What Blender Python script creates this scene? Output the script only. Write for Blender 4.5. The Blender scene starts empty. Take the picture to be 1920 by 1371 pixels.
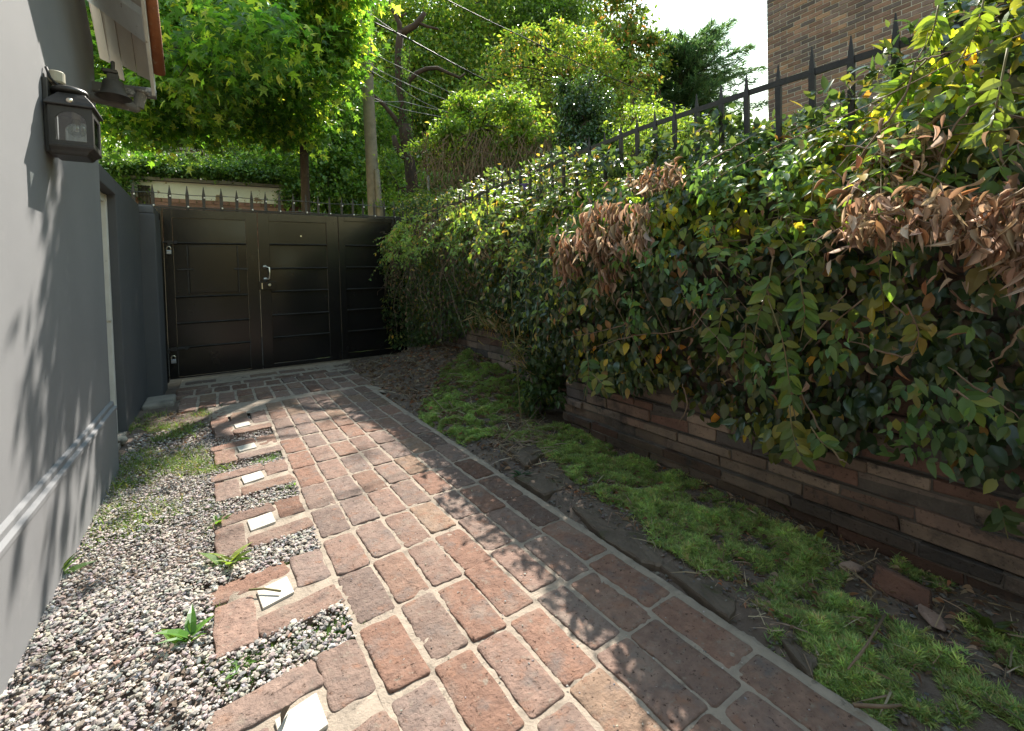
import bpy, math, random
import numpy as np
from mathutils import Matrix, Vector
R = np.random.default_rng(7)
random.seed(7)
C = bpy.context.scene.collection
PI = math.pi

# ------------------------------------------------------------------ camera
F, YAW, PITCH, ROLL, PY, PX, H = 863.26, 0.573352, 0.025431, -0.026637, 539.7, 960.0, 1.3
fw = np.array([math.sin(YAW)*math.cos(PITCH), math.cos(YAW)*math.cos(PITCH), -math.sin(PITCH)])
r0 = np.array([math.cos(YAW), -math.sin(YAW), 0.0])
u0 = np.cross(r0, fw)
rt = r0*math.cos(ROLL)+u0*math.sin(ROLL)
up = -r0*math.sin(ROLL)+u0*math.cos(ROLL)
CAM = np.array([0, 0, H])
def ray(x, y): return fw+rt*((x-PX)/F)+up*((PY-y)/F)
def atz(x, y, z): d = ray(x, y); return CAM+d*((z-H)/d[2])
def atx(x, y, X): d = ray(x, y); return CAM+d*(X/d[0])
def aty(x, y, Y): d = ray(x, y); return CAM+d*(Y/d[1])
def atd(x, y, D): return CAM+ray(x, y)*D

cam = bpy.data.cameras.new('camera'); co = bpy.data.objects.new('camera', cam); C.objects.link(co)
cam.sensor_width = 36; cam.lens = F/1920*36; cam.shift_y = -(685.5-PY)/1920; cam.clip_start = .02; cam.clip_end = 2000
co.matrix_world = Matrix(((rt[0], up[0], -fw[0], 0), (rt[1], up[1], -fw[1], 0), (rt[2], up[2], -fw[2], H), (0, 0, 0, 1)))
bpy.context.scene.camera = co

# ------------------------------------------------------------------ light
SUN_AZ, SUN_EL = math.radians(36.3), math.radians(46.9)
w = bpy.data.worlds.new('World'); bpy.context.scene.world = w; w.use_nodes = True
nt = w.node_tree; bg = nt.nodes['Background']
sky = nt.nodes.new('ShaderNodeTexSky'); sky.sky_type = 'NISHITA'; sky.sun_disc = False
sky.sun_elevation = SUN_EL; sky.sun_rotation = SUN_AZ; sky.air_density = 3.0; sky.dust_density = .6; sky.ozone_density = 1.2
nt.links.new(sky.outputs[0], bg.inputs[0]); bg.inputs[1].default_value = 0.107
sl = bpy.data.lights.new('sun', 'SUN'); sl.energy = 3.9; sl.angle = math.radians(.5); sl.color = (1, .93, .83)
so = bpy.data.objects.new('sun', sl); C.objects.link(so)
sd = Vector((math.sin(SUN_AZ)*math.cos(SUN_EL), math.cos(SUN_AZ)*math.cos(SUN_EL), math.sin(SUN_EL)))
so.rotation_euler = sd.to_track_quat('Z', 'Y').to_euler(); so.location = (0, 0, 30)
vs = bpy.context.scene.view_settings
vs.view_transform = 'Standard'; vs.look = 'None'; vs.gamma = 1; vs.exposure = 1.7
cy = bpy.context.scene.cycles
cy.max_bounces = 12; cy.diffuse_bounces = 8; cy.transmission_bounces = 6; cy.glossy_bounces = 3; cy.caustics_reflective = False; cy.caustics_refractive = False
cy.use_denoising = True; cy.sample_clamp_indirect = 8

# ------------------------------------------------------------------ noise
def vnoise(P, scale, seed=0):
    P = np.asarray(P, float)*scale; i = np.floor(P).astype(np.int64); f = P-i; f = f*f*(3-2*f)
    out = np.zeros(len(P))
    for dx in (0, 1):
        for dy in (0, 1):
            for dz in (0, 1):
                h = (i[:, 0]+dx)*374761393+(i[:, 1]+dy)*668265263+(i[:, 2]+dz)*2147483647+seed*974634773
                h = (h ^ (h >> 13))*1274126177; h = (h ^ (h >> 16)) & 0xffff
                wt = (f[:, 0] if dx else 1-f[:, 0])*(f[:, 1] if dy else 1-f[:, 1])*(f[:, 2] if dz else 1-f[:, 2])
                out += wt*h/65535.0
    return out
def inpoly(p, poly):
    x, y = p[:, 0], p[:, 1]; c = np.zeros(len(p), bool); n = len(poly); j = n-1
    for i in range(n):
        xi, yi = poly[i][:2]; xj, yj = poly[j][:2]
        if yi != yj: c ^= ((yi > y) != (yj > y)) & (x < (xj-xi)*(y-yi)/(yj-yi)+xi)
        j = i
    return c

# ------------------------------------------------------------------ materials
def mat(name, c1, c2=None, rough=.7, scale=6, bump=.0, bscale=40, attr=False, spec=.4, metal=0, stain=None, fine=None, trans=0, coat=0):
    """c1..c2 mixed by noise (or the 'col' attribute times a c1..c2 grey range); stain = (colour, scale, lo, hi)"""
    m = bpy.data.materials.new(name); m.use_nodes = True; t = m.node_tree; N = t.nodes; L = t.links
    p = N['Principled BSDF']; tc = N.new('ShaderNodeTexCoord')
    def noise(s, det=5, ro=.6):
        n = N.new('ShaderNodeTexNoise'); n.inputs['Scale'].default_value = s; n.inputs['Detail'].default_value = det; n.inputs['Roughness'].default_value = ro
        L.new(tc.outputs['Object'], n.inputs['Vector']); return n
    def ramp(src, lo, hi):
        r = N.new('ShaderNodeMapRange'); r.inputs[1].default_value = lo; r.inputs[2].default_value = hi; L.new(src, r.inputs[0]); return r.outputs[0]
    def mix(f, a, b, mode='MIX'):
        x = N.new('ShaderNodeMix'); x.data_type = 'RGBA'; x.blend_type = mode
        if isinstance(f, (int, float)): x.inputs[0].default_value = f
        else: L.new(f, x.inputs[0])
        for k, v in ((6, a), (7, b)):
            if isinstance(v, tuple): x.inputs[k].default_value = (*v, 1)
            else: L.new(v, x.inputs[k])
        return x.outputs[2]
    if c2 is None: c2 = tuple(v*.8 for v in c1)
    colr = mix(ramp(noise(scale).outputs[0], .3, .7), c1, c2)
    if attr:
        a = N.new('ShaderNodeAttribute'); a.attribute_name = 'col'
        colr = mix(1.0, colr, a.outputs[0], 'MULTIPLY')
    if stain:
        for s in (stain if isinstance(stain, list) else [stain]):
            colr = mix(ramp(noise(s[1], 8, .65).outputs[0], s[2], s[3]), colr, s[0])
    if fine:
        colr = mix(ramp(noise(fine[0], 3, .7).outputs[0], fine[1], fine[2]), colr, fine[3], 'MULTIPLY')
    L.new(colr, p.inputs['Base Color'])
    p.inputs['Roughness'].default_value = rough; p.inputs['Specular IOR Level'].default_value = spec; p.inputs['Metallic'].default_value = metal
    if coat: p.inputs['Coat Weight'].default_value = coat
    if bump:
        b = N.new('ShaderNodeBump'); b.inputs['Strength'].default_value = bump; b.inputs['Distance'].default_value = .01
        L.new(noise(bscale, 6, .65).outputs[0], b.inputs['Height']); L.new(b.outputs[0], p.inputs['Normal'])
    m['_'] = 0
    return m
def leafmat(name, trans=.42, rough=.42, spec=.4, tint=(1.5, 1.45, .55)):
    m = bpy.data.materials.new(name); m.use_nodes = True; t = m.node_tree; N = t.nodes; L = t.links
    p = N['Principled BSDF']; a = N.new('ShaderNodeAttribute'); a.attribute_name = 'col'
    L.new(a.outputs[0], p.inputs['Base Color']); p.inputs['Roughness'].default_value = rough; p.inputs['Specular IOR Level'].default_value = spec
    tr = N.new('ShaderNodeBsdfTranslucent'); x = N.new('ShaderNodeMix'); x.data_type = 'RGBA'; x.blend_type = 'MULTIPLY'; x.inputs[0].default_value = 1
    L.new(a.outputs[0], x.inputs[6]); x.inputs[7].default_value = (*[v*1.6 for v in tint], 1); L.new(x.outputs[2], tr.inputs[0])
    mx = N.new('ShaderNodeMixShader'); mx.inputs[0].default_value = trans
    L.new(p.outputs[0], mx.inputs[1]); L.new(tr.outputs[0], mx.inputs[2]); L.new(mx.outputs[0], N['Material Output'].inputs[0])
    return m
def glassmat(name):
    m = bpy.data.materials.new(name); m.use_nodes = True; t = m.node_tree; N = t.nodes; L = t.links
    g = N.new('ShaderNodeBsdfGlossy'); g.inputs[1].default_value = .05
    tr = N.new('ShaderNodeBsdfTransparent'); tr.inputs[0].default_value = (.86, .9, .88, 1)
    mx = N.new('ShaderNodeMixShader'); mx.inputs[0].default_value = .16
    L.new(tr.outputs[0], mx.inputs[1]); L.new(g.outputs[0], mx.inputs[2]); L.new(mx.outputs[0], N['Material Output'].inputs[0]); return m

M = {}
M['stucco'] = mat('grey_stucco', (.212, .214, .22), (.185, .187, .194),   .85, 1.6, .22, 240, spec=.25, stain=[((.245, .245, .247), 3.5, .60, .8), ((.165, .162, .158), 1.3, .62, .85), ((.28, .28, .28), 38, .72, .78)])
M['stucco_dark'] = mat('dark_grey_stucco', (.105, .105, .11), (.09, .09, .095), .85, 2, .3, 150, spec=.25)
M['ledge'] = mat('plinth_ledge', (.25, .25, .25), (.21, .21, .21), .8, 9, .2, 120, spec=.25)
M['white_wood'] = mat('peeling_white_wood', (.68, .66, .62), (.56, .53, .48), .75, 5, .4, 60, stain=((.2, .13, .08), 16, .64, .7))
M['rafter'] = mat('peeling_grey_paint', (.72, .74, .74), (.62, .63, .63), .75, 6, .5, 50, stain=((.18, .13, .1), 13, .62, .68))
M['board'] = mat('soffit_board_paint', (.68, .60, .52), (.56, .49, .42), .8, 3, .3, 60, stain=((.2, .15, .11), 7, .66, .8))
M['tile_clay'] = mat('clay_roof_tile', (.30, .105, .04), (.2, .07, .03), .85, 14, .5, 60, stain=((.3, .24, .15), 26, .6, .75))
M['pipe'] = mat('grey_pipe', (.2, .19, .18), (.15, .14, .13), .7, 7, .3, 60, stain=((.55, .52, .47), 11, .55, .6))
M['lamp_metal'] = mat('black_lamp_metal', (.045, .042, .04), (.03, .028, .027), .42, 14, .15, 120, spec=.5)
M['lamp_dull'] = mat('dull_dark_metal', (.09, .082, .075), (.06, .055, .05), .6, 12, .2, 90)
M['cream'] = mat('cream_plastic', (.45, .42, .33), (.36, .33, .25), .6, 10)
M['chrome'] = mat('worn_chrome', (.75, .68, .56), (.6, .55, .46), .28, 20, metal=1)
M['steel'] = mat('padlock_steel', (.42, .45, .5), (.36, .38, .42), .35, 20, metal=.7)
M['glass'] = glassmat('clear_glass')
M['gate'] = mat('black_gloss_gate_paint', (.0075, .007, .0075), (.011, .0105, .011), .2, 4, .07, 22, spec=.42, stain=((.018, .016, .015), 2.5, .55, .8))
M['gate_rib'] = mat('rib_highlight_paint', (.022, .021, .02), (.05, .046, .042), .5, 9, .1, 60)  # paler than the gate: light caught on the rib edges is painted in
M['iron'] = mat('black_iron', (.022, .021, .021), (.04, .034, .03), .5, 18, .25, 90, stain=((.13, .055, .025), 22, .66, .74))
M['wire'] = mat('wire_metal', (.12, .12, .12), None, .4, 5, metal=.5)
M['insul'] = mat('white_insulator', (.75, .75, .73), None, .4, 5)
M['wood_pole'] = mat('weathered_pole_wood', (.27, .235, .185), (.17, .15, .115), .9, 9, .6, 40, stain=((.26, .14, .07), 4, .6, .75))
M['bark'] = mat('bark', (.075, .055, .042), (.045, .034, .027), .95, 16, .9, 50, stain=((.11, .11, .06), 7, .58, .72))
M['bark_red'] = mat('reddish_bark', (.085, .055, .042), (.045, .032, .027), .95, 12, .9, 50)
M['stem'] = mat('tan_stem', (.25, .175, .12), (.15, .105, .07), .85, 20)
M['stem_green'] = mat('green_stem', (.14, .16, .06), (.2, .13, .07), .7, 20)
M['cable'] = mat('black_cable', (.025, .025, .027), (.04, .04, .04), .6, 5, spec=.3)
M['cable_grey'] = mat('grey_cable', (.30, .30, .30), None, .7, 5, spec=.3)
M['peel'] = mat('peeling_plaster', (.82, .84, .80), (.70, .73, .69), .85, 4, .3, 40, stain=((.27, .2, .13), 2.6, .60, .62))
M['concrete'] = mat('old_concrete', (.30, .27, .23), (.2, .18, .155), .9, 5, .5, 40, stain=((.1, .09, .075), 3, .55, .7))
M['brickcol'] = mat('old_brick', (1.5, 1.48, 1.46), (1.1, 1.1, 1.12), .92, 9, .8, 45, attr=True, spec=.2,
                    stain=[((.12, .10, .09), 5.5, .62, .8)], fine=(90, .42, .30, (.45, .43, .42)))
M['paver'] = mat('worn_paving_brick', (1.3, 1.28, 1.26), (.74, .74, .76), .92, 24, 1.0, 70, attr=True, spec=.15,
                 stain=[((.26, .145, .10), 12, .55, .70), ((.15, .122, .11), 8, .53, .70), ((.22, .18, .145), 30, .58, .68), ((.28, .225, .185), 3.1, .54, .78), ((.075, .062, .052), 6.2, .64, .82)], fine=(58, .41, .29, (.22, .19, .175)))
M['mortar'] = mat('sandy_mortar', (.36, .30, .24), (.25, .21, .17), .95, 12, .8, 90, spec=.15, stain=[((.13, .11, .088), 5, .54, .76), ((.1, .085, .07), 19, .6, .72)])
M['stone'] = mat('retaining_stone', (1.15, 1.1, 1.05), (.7, .7, .72), .92, 7, .9, 35, attr=True, spec=.2,
                 stain=[((.04, .038, .038), 2.2, .54, .70), ((.05, .05, .052), 9, .58, .72)], fine=(60, .42, .30, (.45, .43, .42)))
M['old_mortar'] = mat('old_dark_mortar', (.17, .15, .135), (.10, .09, .083), .95, 7, .9, 60, spec=.15, stain=((.035, .033, .033), 3, .52, .74))
M['slab'] = mat('mossy_slab', (.15, .118, .092), (.085, .068, .055), .95, 8, .9, 50, spec=.2, stain=[((.06, .068, .024), 7, .55, .72)])
M['soil'] = mat('soil', (.18, .14, .115), (.105, .082, .068), .97, 8, 1.0, 60, spec=.1, stain=[((.22, .18, .145), 20, .58, .72), ((.07, .055, .047), 4, .6, .76)])
M['asphalt'] = mat('asphalt', (.055, .055, .055), None, .9, 3, .4, 60)
M['hill'] = mat('hill_ground', (.03, .042, .018), (.02, .028, .014), .95, .5, .8, 2)
M['gravel'] = mat('gravel_stone', (1.1, 1.1, 1.1), (.85, .85, .85), .8, 60, .3, 150, attr=True, spec=.3)
M['tile'] = mat('white_tile', (.54, .51, .44), (.46, .42, .36), .5, 12, .1, 60, stain=[((.36, .30, .23), 18, .60, .78), ((.2, .16, .12), 45, .66, .72)])
M['leaf'] = leafmat('leaf'); M['leaf_gloss'] = leafmat('glossy_leaf', .32, .24, .6)
M['leaf_thin'] = leafmat('thin_leaf', .50, .4, .4, (1.35, 1.4, .45))
M['leaf_dry'] = leafmat('dry_leaf', .22, .7, .2, (1.15, 1.0, .8))
M['moss'] = leafmat('ground_leaf', .35, .6, .2, (1.2, 1.3, .6))
M['sign'] = mat('sign_back', (.55, .55, .53), (.45, .45, .43), .5, 9)
M['galv'] = mat('galvanised_post', (.33, .35, .37), (.25, .26, .28), .5, 9, metal=.3)
M['tin'] = mat('blue_grey_roof', (.3, .33, .4), (.22, .25, .3), .6, 2)
M['window'] = mat('dark_window', (.05, .05, .05), (.09, .08, .07), .5, 5)

# ------------------------------------------------------------------ mesh helpers
class MB:
    def __init__(s): s.V = []; s.F = []; s.n = 0; s.col = []
    def add(s, v, f, col=None):
        v = np.asarray(v, float); s.V.append(v)
        for q in f: s.F.append(tuple(int(i)+s.n for i in q))
        if col is not None: s.col.append(np.tile(np.asarray(col, float), (len(v), 1)) if np.ndim(col) == 1 else col)
        s.n += len(v); return s
    def hexa(s, p, col=None):   # 8 points: bottom 4 ccw, top 4
        return s.add(p, [(3, 2, 1, 0), (4, 5, 6, 7), (0, 1, 5, 4), (1, 2, 6, 5), (2, 3, 7, 6), (3, 0, 4, 7)], col)
    def box(s, x0, x1, y0, y1, z0, z1, col=None):
        return s.hexa([(x0, y0, z0), (x1, y0, z0), (x1, y1, z0), (x0, y1, z0), (x0, y0, z1), (x1, y0, z1), (x1, y1, z1), (x0, y1, z1)], col)
    def tube(s, pts, rad, n=8, cap=True, wob=0):
        pts = [np.asarray(p, float) for p in pts]; k = len(pts)
        rad = [rad]*k if np.ndim(rad) == 0 else list(np.interp(np.linspace(0, 1, k), np.linspace(0, 1, len(rad)), rad))
        t0 = pts[1]-pts[0]; a = np.cross(t0, (0.3, 0.2, 1.0)); a = a/np.linalg.norm(a) if np.linalg.norm(a) > 1e-9 else np.array([1., 0, 0])
        vs_ = []
        for i in range(k):
            t = pts[min(i+1, k-1)]-pts[max(i-1, 0)]; t = t/(np.linalg.norm(t)+1e-12)
            a = a-t*(a@t); a = a/(np.linalg.norm(a)+1e-12); b = np.cross(t, a)
            for j in range(n):
                th = 2*PI*j/n; rr = rad[i]*(1+wob*(random.random()-.5)); vs_.append(pts[i]+(a*math.cos(th)+b*math.sin(th))*rr)
        f = [(i*n+j, i*n+(j+1) % n, (i+1)*n+(j+1) % n, (i+1)*n+j) for i in range(k-1) for j in range(n)]
        if cap: f += [tuple(range(n-1, -1, -1)), tuple((k-1)*n+j for j in range(n))]
        return s.add(vs_, f)
    def lathe(s, prof, c, n=20, axis=2, sx=1, sy=1):
        vs_ = []
        for (r, z) in prof:
            for j in range(n):
                th = 2*PI*j/n; p = [r*math.cos(th)*sx, r*math.sin(th)*sy, z]
                if axis == 0: p = [z, p[0], p[1]]
                if axis == 1: p = [p[0], z, p[1]]
                vs_.append((c[0]+p[0], c[1]+p[1], c[2]+p[2]))
        k = len(prof); f = [(i*n+j, i*n+(j+1) % n, (i+1)*n+(j+1) % n, (i+1)*n+j) for i in range(k-1) for j in range(n)]
        f += [tuple(range(n-1, -1, -1)), tuple((k-1)*n+j for j in range(n))]
        return s.add(vs_, f)
def link(name, me, m, parent=None, bevel=0, smooth=False, seg=2):
    o = bpy.data.objects.new(name, me); C.objects.link(o)
    if m is not None: me.materials.append(m)
    if parent is not None: o.parent = parent
    if bevel:
        b = o.modifiers.new('bevel', 'BEVEL'); b.width = bevel; b.segments = seg; b.limit_method = 'ANGLE'; b.angle_limit = math.radians(40)
    return o
def base(parent):
    p = np.zeros(3); q = parent
    while q is not None: p = p+np.array(q.location); q = q.parent
    return p
def obj(name, mb, m, parent=None, bevel=0, smooth=False, loc=None, seg=2):
    """mb holds world coordinates; the mesh is stored relative to its thing (or to loc)"""
    off = base(parent) if parent is not None else (np.zeros(3) if loc is None else np.asarray(loc, float))
    me = bpy.data.meshes.new(name); V = np.concatenate(mb.V)-off
    me.from_pydata(V.tolist(), [], mb.F); 
    if mb.col:
        ca = np.concatenate(mb.col); at = me.attributes.new('col', 'FLOAT_COLOR', 'POINT'); at.data.foreach_set('color', np.c_[ca, np.ones(len(ca))].astype(np.float32).ravel())
    if smooth: me.polygons.foreach_set('use_smooth', [True]*len(me.polygons))
    me.update(); o = link(name, me, m, parent, bevel, seg=seg)
    if parent is None and loc is not None: o.location = loc
    return o
def fastobj(name, V, T, m, parent=None, col=None, loc=None, smooth=False):
    off = base(parent) if parent is not None else (np.zeros(3) if loc is None else np.asarray(loc, float))
    me = bpy.data.meshes.new(name); V = (V-off).astype(np.float32); T = np.asarray(T, np.int32); k = T.shape[1]
    me.vertices.add(len(V)); me.vertices.foreach_set('co', V.ravel()); me.loops.add(T.size); me.loops.foreach_set('vertex_index', T.ravel())
    me.polygons.add(len(T)); me.polygons.foreach_set('loop_start', np.arange(0, T.size, k, dtype=np.int32))
    if smooth: me.polygons.foreach_set('use_smooth', np.ones(len(T), bool))
    else: me.polygons.foreach_set('use_smooth', np.zeros(len(T), bool))
    if col is not None:
        at = me.attributes.new('col', 'FLOAT_COLOR', 'POINT'); at.data.foreach_set('color', np.c_[col, np.ones(len(col))].astype(np.float32).ravel())
    me.update(calc_edges=True); o = link(name, me, m, parent)
    if parent is None and loc is not None: o.location = loc
    return o
def thing(name, label, cat, loc=(0, 0, 0), group=None):
    o = bpy.data.objects.new(name, None); C.objects.link(o); o.empty_display_size = .1; o.location = loc
    return tag(o, label, cat, group)
def tag(o, label, cat, group=None, kind=None):
    o['label'] = label; o['category'] = cat
    if group: o['group'] = group
    if kind: o['kind'] = kind
    return o
def struct(o, label, cat): o['kind'] = 'structure'; o['label'] = label; o['category'] = cat; return o

# ------------------------------------------------------------------ leaves
def unit(a): return a/(np.linalg.norm(a, axis=-1, keepdims=True)+1e-9)
def t_ovate(n=3, wid=.48, fold=.12, droop=.18, curl=0.0):
    """x width, y length 0..1, z normal"""
    v = [(0, 0, 0)]; ys = np.linspace(0, 1, n+2)[1:-1]
    for y in ys:
        hw = wid*.5*math.sin(PI*y**.8)**.8*(1.0 if y < .6 else .95); z = -droop*y*y
        if curl: a = curl; v += [(-hw*math.cos(a), y, z+hw*math.sin(a)+.02), (0, y, z-.0), (hw*math.cos(a), y, z+hw*math.sin(a)*.9)]
        else: v += [(-hw, y, z+fold*hw*2), (0, y, z), (hw, y, z+fold*hw*2)]
    v.append((0, 1, -droop)); e = len(v)-1; f = [(0, 2, 1), (0, 3, 2)]
    for i in range(n-1):
        a = 1+3*i; b = a+3; f += [(a, a+1, b+1), (a, b+1, b), (a+1, a+2, b+2), (a+1, b+2, b+1)]
    a = 1+3*(n-1); f += [(a, a+1, e), (a+1, a+2, e)]
    return np.array(v, float), np.array(f)
def t_star():
    v = [(0, .28, 0)]; ang = [-90, -128, -165, 165, 0]
    lob = [(-2.15, .62), (-1.05, .86), (0, 1.0), (1.05, .86), (2.15, .62)]; c = np.array([0, .28])
    per = []
    for i, (a, l) in enumerate(lob):
        per.append((c[0]+math.sin(a)*l*.72, c[1]+math.cos(a)*l*.72, -.10*l))
        if i < 4:
            am = (a+lob[i+1][0])/2; per.append((c[0]+math.sin(am)*.24, c[1]+math.cos(am)*.24, .03))
    per.append((0, 0, 0)); v += per; n = len(per)
    f = [(0, 1+(i+1) % n, 1+i) for i in range(n)]
    return np.array(v, float), np.array(f)
def t_blade(wid=.06, bend=.35):
    v = [(-wid/2, 0, 0), (wid/2, 0, 0), (-wid*.4, .5, -bend*.25), (wid*.4, .5, -bend*.25), (0, 1, -bend)]
    return np.array(v, float), np.array([(0, 1, 3), (0, 3, 2), (2, 3, 4)])
def scatter(tpls, pos, nrm, tip, size, col, wj=None):
    """returns V, T, col arrays"""
    n = len(pos); which = R.integers(0, len(tpls), n); Vs, Ts, Cs = [], [], []; o = 0
    tip = unit(tip); nrm = unit(nrm-tip*np.sum(nrm*tip, 1, keepdims=True)); b = np.cross(tip, nrm)
    wj = np.ones(n) if wj is None else wj
    for k, (tv, tf) in enumerate(tpls):
        ix = np.where(which == k)[0]
        if not len(ix): continue
        s = size[ix][:, None, None]
        V = pos[ix][:, None]+s*(tv[None, :, 0:1]*wj[ix][:, None, None]*b[ix][:, None]+tv[None, :, 1:2]*tip[ix][:, None]+tv[None, :, 2:3]*nrm[ix][:, None])
        Vs.append(V.reshape(-1, 3)); Ts.append((tf[None]+(np.arange(len(ix))*len(tv))[:, None, None]).reshape(-1, 3)+o)
        Cs.append(np.repeat(col[ix], len(tv), 0)); o += len(ix)*len(tv)
    return np.concatenate(Vs), np.concatenate(Ts), np.concatenate(Cs)
LEAFGAIN = 1.0
def palette(n, cols, wts, var=.25):
    wts = np.array(wts, float); k = R.choice(len(cols), n, p=wts/wts.sum()); c = np.array(cols)[k]
    return LEAFGAIN*c*(1+(R.random((n, 1))-.5)*2*var)*(1+(R.random((n, 3))-.5)*.16)
def rnd(n): return R.normal(size=(n, 3))
OV_HI = [t_ovate(3, .5, .14, d, 0) for d in (.05, .2, .35)]
OV_LO = [t_ovate(1, .55, .12, d) for d in (.05, .2)]
OV_MID = [t_ovate(2, .5, .13, d) for d in (.08, .28)]
STAR = [t_star()]
CURL = [t_ovate(3, w_, 0, d, c) for d, c, w_ in ((.1, 1.2, .7), (.35, 1.35, .6), (-.3, .9, .55), (.2, 1.5, .8), (.5, 1.1, .5))]
BLADE = [t_blade(.07, b) for b in (.1, .4, .7)]

def limb(mb, p0, p1, r0_, r1_, sag=.1, n=6, seg=6):
    p0, p1 = np.asarray(p0, float), np.asarray(p1, float); L_ = np.linalg.norm(p1-p0); j = rnd(1)[0]*L_*sag*.6
    pts = [p0+(p1-p0)*t+j*math.sin(PI*t)+np.array([0, 0, L_*sag*math.sin(PI*t)*.5]) for t in np.linspace(0, 1, seg)]
    mb.tube(pts, [r0_, r1_], n, wob=.12); return pts
def crown_points(blobs, nclump, per, crad):
    """blobs: (centre, (rx, ry, rz)); clumps of leaves spread through the blobs, denser near their skin"""
    wts = np.array([r[0]*r[1]+r[1]*r[2]+r[0]*r[2] for _, r in blobs]); k = R.choice(len(blobs), nclump, p=wts/wts.sum())
    cen = np.array([b[0] for b in blobs])[k]; rad = np.array([b[1] for b in blobs])[k]
    d = unit(rnd(nclump)); rr = R.random(nclump)**.42
    cc = cen+d*rad*rr[:, None]*(.8+.3*R.random((nclump, 1))+.55*R.random((nclump, 1))**5)
    ci = np.repeat(np.arange(nclump), per); n = len(ci); cr = crad*(0.6+.8*R.random(nclump))
    pos = cc[ci]+rnd(n)*cr[ci][:, None]*np.array([1, 1, .62])*.6
    out = unit(cc[ci]-cen[ci]); return cc, ci, pos, out
def tree(name, label, cat, basep, blobs, nclump, per, crad, size, tpl, cols, wts, trunk=None, tr=.15, m='leaf', bark='bark', droop=.5, group=None, twigs=20, flowers=None, szvar=.35):
    t = thing(name, label, cat, basep, group); basep = np.asarray(basep, float)
    cc, ci, pos, out = crown_points(blobs, nclump, per, crad); n = len(pos)
    cl = .75+.5*R.random(nclump)
    tip = out*.7+rnd(n)*.7+np.array([0, 0, -droop]); nrm = rnd(n)*.55+np.array([0, 0, 1.0])+out*.3
    col = palette(n, cols, wts)*cl[ci][:, None]
    V, T, K = scatter(tpl, pos, nrm, tip, size*(1+(R.random(n)-.5)*2*szvar), col)
    fastobj('crown', V, T, M[m], t, K)
    mb = MB(); top = np.mean([b[0] for b in blobs], 0)
    path = trunk if trunk is not None else [basep, basep*.4+np.array([top[0], top[1], top[2]*.6])*.6, top]
    mb.tube(path, [tr, tr*.45], 10, wob=.15); path = [np.asarray(p, float) for p in path]
    sel = R.choice(nclump, min(twigs, nclump), replace=False)
    for s in sel:
        j = path[R.integers(max(1, len(path)//2), len(path))]; limb(mb, j, cc[s], tr*.28, tr*.06, .12, 5)
    obj('trunk', mb, M[bark], t, smooth=True)
    if flowers:
        k = R.choice(n, flowers[0]); V, T, K = scatter(OV_LO, pos[k], rnd(len(k)), rnd(len(k)), np.full(len(k), flowers[1]), palette(len(k), [flowers[2]], [1]))
        fastobj('flowers', V, T, M['leaf_thin'], t, K)
    return t
# ================================================================== GROUND
def sst(a, b, x): t = np.clip((x-a)/(b-a), 0, 1); return t*t*(3-2*t)
def gz(x, y):
    x = np.asarray(x, float); y = np.asarray(y, float); P = np.c_[x.ravel(), y.ravel(), np.zeros(x.size)]
    n = (vnoise(P, 3.1, 3)-.5).reshape(x.shape); n2 = (vnoise(P, 13, 4)-.5).reshape(x.shape)
    strip = sst(1.56, 1.68, x)*sst(9.5, 7.9, y)*sst(3.2, 2.9, x)
    mound = .30*sst(1.75, 2.75, x)*sst(3.3, 5.6, y)*(1-sst(6.5, 7.5, y))
    left = sst(.4, .1, x)*sst(4.9, 5.6, y)*sst(6.8, 6.2, y)
    return -.05+strip*(.045+mound+.035*n+(.018+.05*sst(3.3, 4.5, y))*n2)+left*.03+.008*n2*(1-strip)
xs = np.concatenate([[-600, -200, -60, -20, -6, -2.5], np.arange(-1.3, 3.3, .04), [4, 8, 20, 60, 200, 600]])
ys = np.concatenate([[-600, -200, -60, -15, -4, -1.5], np.arange(-.8, 8.4, .04), [10, 14, 20, 40, 80, 200, 600]])
gx, gy = np.meshgrid(xs, ys, indexing='ij'); gzv = gz(gx, gy); nx, ny = gx.shape
V = np.c_[gx.ravel(), gy.ravel(), gzv.ravel()]; ii, jj = np.meshgrid(np.arange(nx-1), np.arange(ny-1), indexing='ij'); a = (ii*ny+jj).ravel()
T = np.c_[a, a+ny, a+ny+1, a+1]
struct(fastobj('ground', V, T, M['soil'], smooth=True), 'bare dark soil around the brick path', 'ground')
mb = MB(); mb.box(-60, 60, 8.3, 12.6, -.09, -.015); struct(obj('street', mb, M['asphalt']), 'asphalt street beyond the black gate', 'street')
mb = MB(); mb.box(2.95, 70, -30, 8.25, -.1, 1.88); struct(obj('garden_bank', mb, M['hill']), 'raised garden ground behind the retaining wall', 'ground')
# wooded hill far behind
hx = np.linspace(-60, 90, 60); hy = np.linspace(26, 90, 24); gx, gy = np.meshgrid(hx, hy, indexing='ij')
hz = -.5+13*sst(24, 70, gy)*(.55+.45*np.sin(gx*.05+.5))+2*vnoise(np.c_[gx.ravel(), gy.ravel(), gx.ravel()*0], .12, 9).reshape(gx.shape)
a = (np.arange(59)[:, None]*24+np.arange(23)[None]).ravel()
struct(fastobj('hill', np.c_[gx.ravel(), gy.ravel(), hz.ravel()], np.c_[a, a+24, a+25, a+1], M['hill'], smooth=True), 'dark wooded hillside far behind the street', 'hill')

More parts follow.
